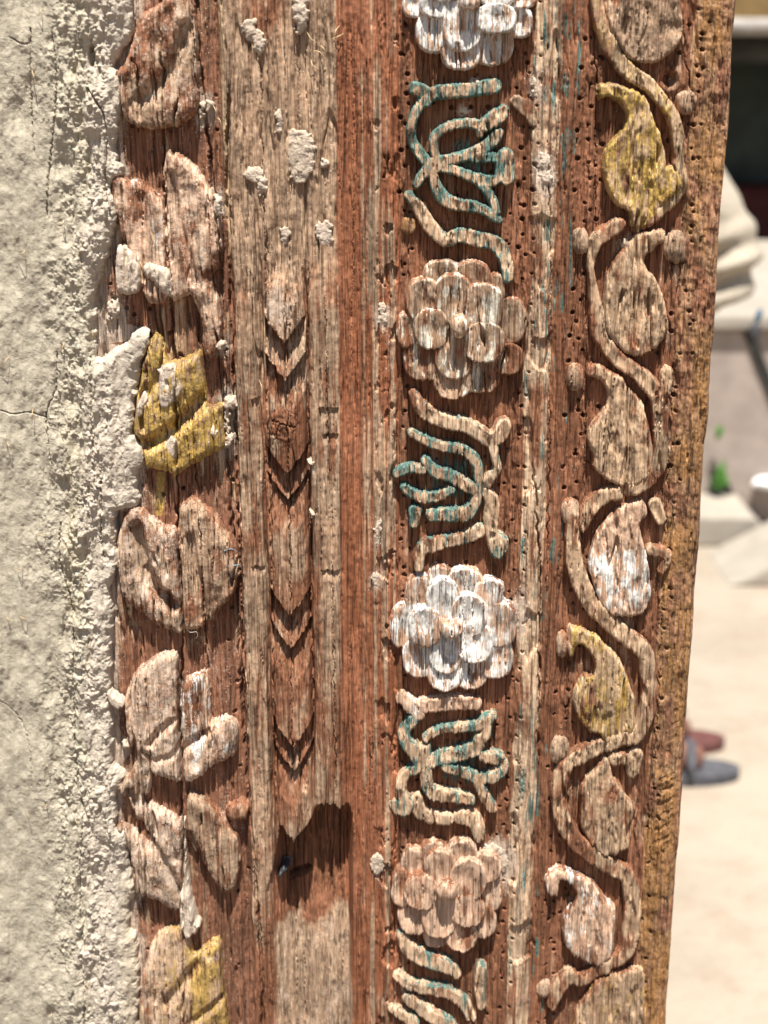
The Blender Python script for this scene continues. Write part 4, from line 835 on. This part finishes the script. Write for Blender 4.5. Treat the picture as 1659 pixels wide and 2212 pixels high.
# shaded building far behind
YB = 8.5
bd = tag(empty('shaded_building', (2.5, YB, 0)), 'dark shaded building with grey eave board and ochre top, beyond the low wall', 'building')
def bpt(px_, py_, Y=YB): return at_depth(px_, py_, Y)
zl = bpt(1600, 75).z; zo = bpt(1600, 42).z; zr = bpt(1600, 405).z
def bb(n, L, m): 
    o_ = boxes(n, [(a - 2.5, b - 2.5, c - YB, d_ - YB, e, f_) for a, b, c, d_, e, f_ in L], M[m], bd); return o_
bb('wall', [(-4, 9, YB + 1.6, YB + 1.8, 0, zl)], 'darkgreen')
bb('plinth', [(-4, 9, YB + 1.2, YB + 1.595, 0, zr - .1)], 'darkred')
bb('eave_board', [(-4, 9, YB - .3, YB + 1.9, zl + .002, zo)], 'eave')
bb('parapet', [(-4, 9, YB + .0, YB + 1.9, zo + .002, zo + 1.8)], 'ochre')
bb('side_wall', [(-4, -3.8, YB, YB + 1.597, 0, zl - .002), (8.8, 9, YB, YB + 1.597, 0, zl - .002)], 'ochre')
bb('beam', [(-3.79, 8.79, YB + .1, YB + .22, zl - .16, zl - .003)], 'dark')

# ------------------------------------------------------------------ the person standing behind the post
def skin_mesh(name, nodes, edges, mat, parent, sub=2, org=(0, 0, 0)):
    me = bpy.data.meshes.new(name + '_cage'); me.from_pydata([(a - org[0], b - org[1], c - org[2]) for a, b, c, *_ in nodes], edges, [])
    o_ = bpy.data.objects.new(name, me); C.objects.link(o_)
    md = o_.modifiers.new('skin', 'SKIN'); md.use_smooth_shade = True
    for i, v in enumerate(me.skin_vertices[0].data):
        r = nodes[i][3]; v.radius = (r, nodes[i][4] if len(nodes[i]) > 4 else r); v.use_root = (i == 0)
    o_.modifiers.new('sub', 'SUBSURF').levels = sub; o_.modifiers['sub'].render_levels = sub
    dg = bpy.context.evaluated_depsgraph_get(); ev = o_.evaluated_get(dg); nm = bpy.data.meshes.new_from_object(ev)
    o_.modifiers.clear(); o_.data = nm; nm.name = name; nm.materials.clear(); nm.materials.append(mat)
    for p in nm.polygons: p.use_smooth = True
    o_.parent = parent; return o_
M['skin'] = plain('skin', (0.20, 0.095, 0.065), .6, .08, 60)
M['hair'] = plain('black_hair', (0.02, 0.017, 0.015), .6, .3, 300)
M['linen'] = plain('cream_linen', (0.42, 0.365, 0.285), .85, .07, 60, bump=.004)
M['trouser'] = plain('beige_trouser_cloth', (0.50, 0.44, 0.34), .85, .08, 60, bump=.004)
M['sandal'] = plain('grey_sandal_rubber', (0.075, 0.075, 0.085), .7, .3, 60)
M['sandalred'] = plain('dark_red_leather', (0.11, 0.045, 0.04), .6, .2, 60)
ft1 = ground_at(1590, 1688, .0); ft2 = ground_at(1583, 1622, .0)        # toe tips of near and far foot
pc = Vector((ft1.x - .235, (ft1.y + ft2.y) / 2, 0))
person = tag(empty('person', pc), 'person in cream tunic and sandals standing sideways behind the post, only elbow and feet showing', 'person')
O = tuple(pc)
px_, py_n, py_f = pc.x, ft1.y + .02, ft2.y + .02
el = at_depth(1618, 600, py_n)          # elbow
hip = (px_ - .02, pc.y, .93); 
px_ = px_ - .03
A0, A1, A2, A3, A4 = [tuple(at_depth(a, b, py_n - .02)) for a, b in ((1425, 290), (1500, 425), (1588, 575), (1520, 640), (1430, 622))]
N = [(px_ - .02, pc.y, .95, .15, .12), (px_ - .01, pc.y, 1.15, .14, .115), (px_, pc.y, 1.36, .15, .13), (px_ + .01, pc.y, 1.47, .07, .07), (px_ + .03, pc.y, 1.55, .055, .055), (px_ + .045, pc.y, 1.64, .085, .075), (px_ + .05, pc.y, 1.72, .085, .078),
     (*A0, .055, .055), (*A2, .04, .04), (*A3, .034, .034), (*A4, .028, .028),
     (px_, pc.y + .19, 1.42, .06, .06), (px_ + .22, pc.y + .22, 1.12, .045, .045), (px_ + .16, pc.y + .08, 1.13, .034, .034), (px_ + .12, pc.y - .02, 1.14, .03, .03),
     (px_ - .02, pc.y - .09, .90, .09, .09), (px_, py_n, .50, .06, .06), (px_ - .02, py_n, .09, .04, .04), (px_ + .09, py_n, .062, .036, .034), (px_ + .20, py_n, .040, .036, .020),
     (px_ - .02, pc.y + .09, .90, .09, .09), (px_, py_f, .50, .06, .06), (px_ - .02, py_f, .09, .04, .04), (px_ + .09, py_f, .062, .036, .034), (px_ + .20, py_f, .040, .036, .020)]
Ed = [(0, 1), (1, 2), (2, 3), (3, 4), (4, 5), (5, 6), (2, 7), (7, 8), (8, 9), (9, 10), (2, 11), (11, 12), (12, 13), (13, 14), (0, 15), (15, 16), (16, 17), (17, 18), (18, 19), (0, 20), (20, 21), (21, 22), (22, 23), (23, 24)]
skin_mesh('body', N, Ed, M['skin'], person, 2, O)
for (hx, hy, hz, sgn) in [(*A4, 1), (px_ + .12, pc.y - .02, 1.14, -1)]:
    for k in range(5):
        L = (.05, .075, .085, .078, .06)[k]; oy = (k - 2) * .018
        skin_mesh('finger', [(hx, hy, hz + oy * .3, .016), (hx - .03, hy + sgn * .04, hz + oy, .010), (hx - .045, hy + sgn * (.04 + L * .6), hz + oy * 1.1, .009), (hx - .06, hy + sgn * (.04 + L), hz + oy * 1.1 - .01, .007)], [(0, 1), (1, 2), (2, 3)], M['skin'], person, 1, O)
# head details
hc = np.array((px_ + .05, pc.y, 1.68)) - np.array(O)
blob('hair', hc + np.array((-.018, 0, .045)), (.108, .088, .085), M['hair'], person, 5, .05)
for s in (-1, 1):
    blob('eye', hc + np.array((.098, s * .032, .0)), (.010, .012, .009), plain('eye_white', (.7, .68, .64)), person, 5, 0, 8)
    blob('ear', hc + np.array((.0, s * .088, -.005)), (.022, .010, .034), M['skin'], person, 5, .05, 10)
blob('nose', hc + np.array((.112, 0, -.025)), (.018, .014, .026), M['skin'], person, 6, .05, 10)
blob('mouth', hc + np.array((.100, 0, -.065)), (.012, .026, .008), plain('lips', (.25, .09, .07)), person, 6, .05, 10)
# tunic: torso and two wide sleeves with gathered folds
TN = [(px_ - .03, pc.y, .62, .14, .15), (px_ - .03, pc.y, .95, .14, .14), (px_ - .01, pc.y, 1.15, .165, .14), (px_, pc.y, 1.36, .17, .15), (px_ + .01, pc.y, 1.46, .09, .085),
      (*A0, .075, .075), (*A1, .078, .078), (*A2, .082, .078), (*A3, .075, .072), (*A4, .06, .06),
      (px_, pc.y + .19, 1.41, .085, .085), (px_ + .20, pc.y + .22, 1.12, .075, .075), (px_ + .12, pc.y + .06, 1.12, .06, .06)]
tn = skin_mesh('tunic', TN, [(0, 1), (1, 2), (2, 3), (3, 4), (3, 5), (5, 6), (6, 7), (7, 8), (8, 9), (3, 10), (10, 11), (11, 12)], M['linen'], person, 3, O)
me = tn.data; co = np.empty(len(me.vertices) * 3, f32); me.vertices.foreach_get('co', co); co = co.reshape(-1, 3)
no = np.empty(len(me.vertices) * 3, f32); me.vertices.foreach_get('normal', no); no = no.reshape(-1, 3)
wx_, wz_ = co[:, 0] + O[0], co[:, 2]
ex, ez = el.x - .05, el.z
arc = np.hypot(wx_ - (ex - .16), wz_ - (ez + .16)); ang = np.arctan2(wz_ - ez - .02, wx_ - ex + .10)
nearE = np.exp(-((wx_ - ex) / .13) ** 2 - ((wz_ - ez + .01) / .10) ** 2)
fold = np.sin((wz_ - .35 * (wx_ - ex) + 2.0 * (wx_ - ex) ** 2) * 95 + 2.2 * noise(wx_ * 9, wz_ * 9, 3)) * .016 * nearE + (fbm(wx_ * 9, wz_ * 5 + co[:, 1] * 6, 4) - .5) * .02
co = co + no * fold[:, None]; me.vertices.foreach_set('co', co.ravel()); me.update()
skin_mesh('trousers', [(px_ - .02, pc.y, .90, .16, .14), (px_ - .02, pc.y - .09, .80, .12, .12), (px_, py_n, .50, .095, .095), (px_ - .02, py_n, .16, .085, .08), (px_ - .02, pc.y + .09, .80, .12, .12), (px_, py_f, .50, .095, .095), (px_ - .02, py_f, .16, .085, .08)],
          [(0, 1), (1, 2), (2, 3), (0, 4), (4, 5), (5, 6)], M['trouser'], person, 2, O)
for yy, m_, tp in [(py_n, 'sandal', 'near'), (py_f, 'sandalred', 'far')]:
    sole = [(math.cos(a) * (.135 + .012 * math.cos(a)), math.sin(a) * .046 * (1 + .22 * math.cos(a))) for a in np.linspace(0, 2 * math.pi, 33)[:-1]]
    n = len(sole); bx_ = px_ + .13 - O[0]; by_ = yy - O[1]
    V_ = [(bx_ + x, by_ + y, .002) for x, y in sole] + [(bx_ + x, by_ + y, .024) for x, y in sole]
    me = bpy.data.meshes.new('sandal'); me.from_pydata(V_, [], [tuple(range(n))[::-1], tuple(range(n, 2 * n))] + [(i, (i + 1) % n, (i + 1) % n + n, i + n) for i in range(n)])
    me.materials.append(M['sandal' if tp == 'near' else 'sandalred']); s_o = bpy.data.objects.new('sandal', me); C.objects.link(s_o); s_o.parent = person
    tube([(bx_ + .03, by_ - .052, .02), (bx_ + .03, by_ - .042, .058), (bx_ + .035, by_, .078), (bx_ + .03, by_ + .042, .058), (bx_ + .03, by_ + .052, .02)], .012, 'strap', M[m_], s_o, 8)
    tube([(bx_ - .09, by_ - .045, .03), (bx_ - .125, by_, .07), (bx_ - .09, by_ + .045, .03)], .01, 'strap', M[m_], s_o, 8)
# small blue and grey strap under the sleeve
q = at_depth(1640, 668, py_n)
hs_ = empty('strap', (q.x, q.y, q.z)); tag(hs_, 'small blue and dark grey strap hanging just below the cream sleeve', 'strap')
M['blue'] = plain('dull_blue_cloth', (.05, .13, .22), .8, .2, 60)
tube([(0.004, 0, .0), (0, 0, -.012), (-.003, 0, -.026)], .006, 'loop', M['blue'], hs_); tube([(-.003, 0, -.026), (-.006, 0, -.045), (-.004, 0, -.062)], .011, 'tag', M['sandal'], hs_)
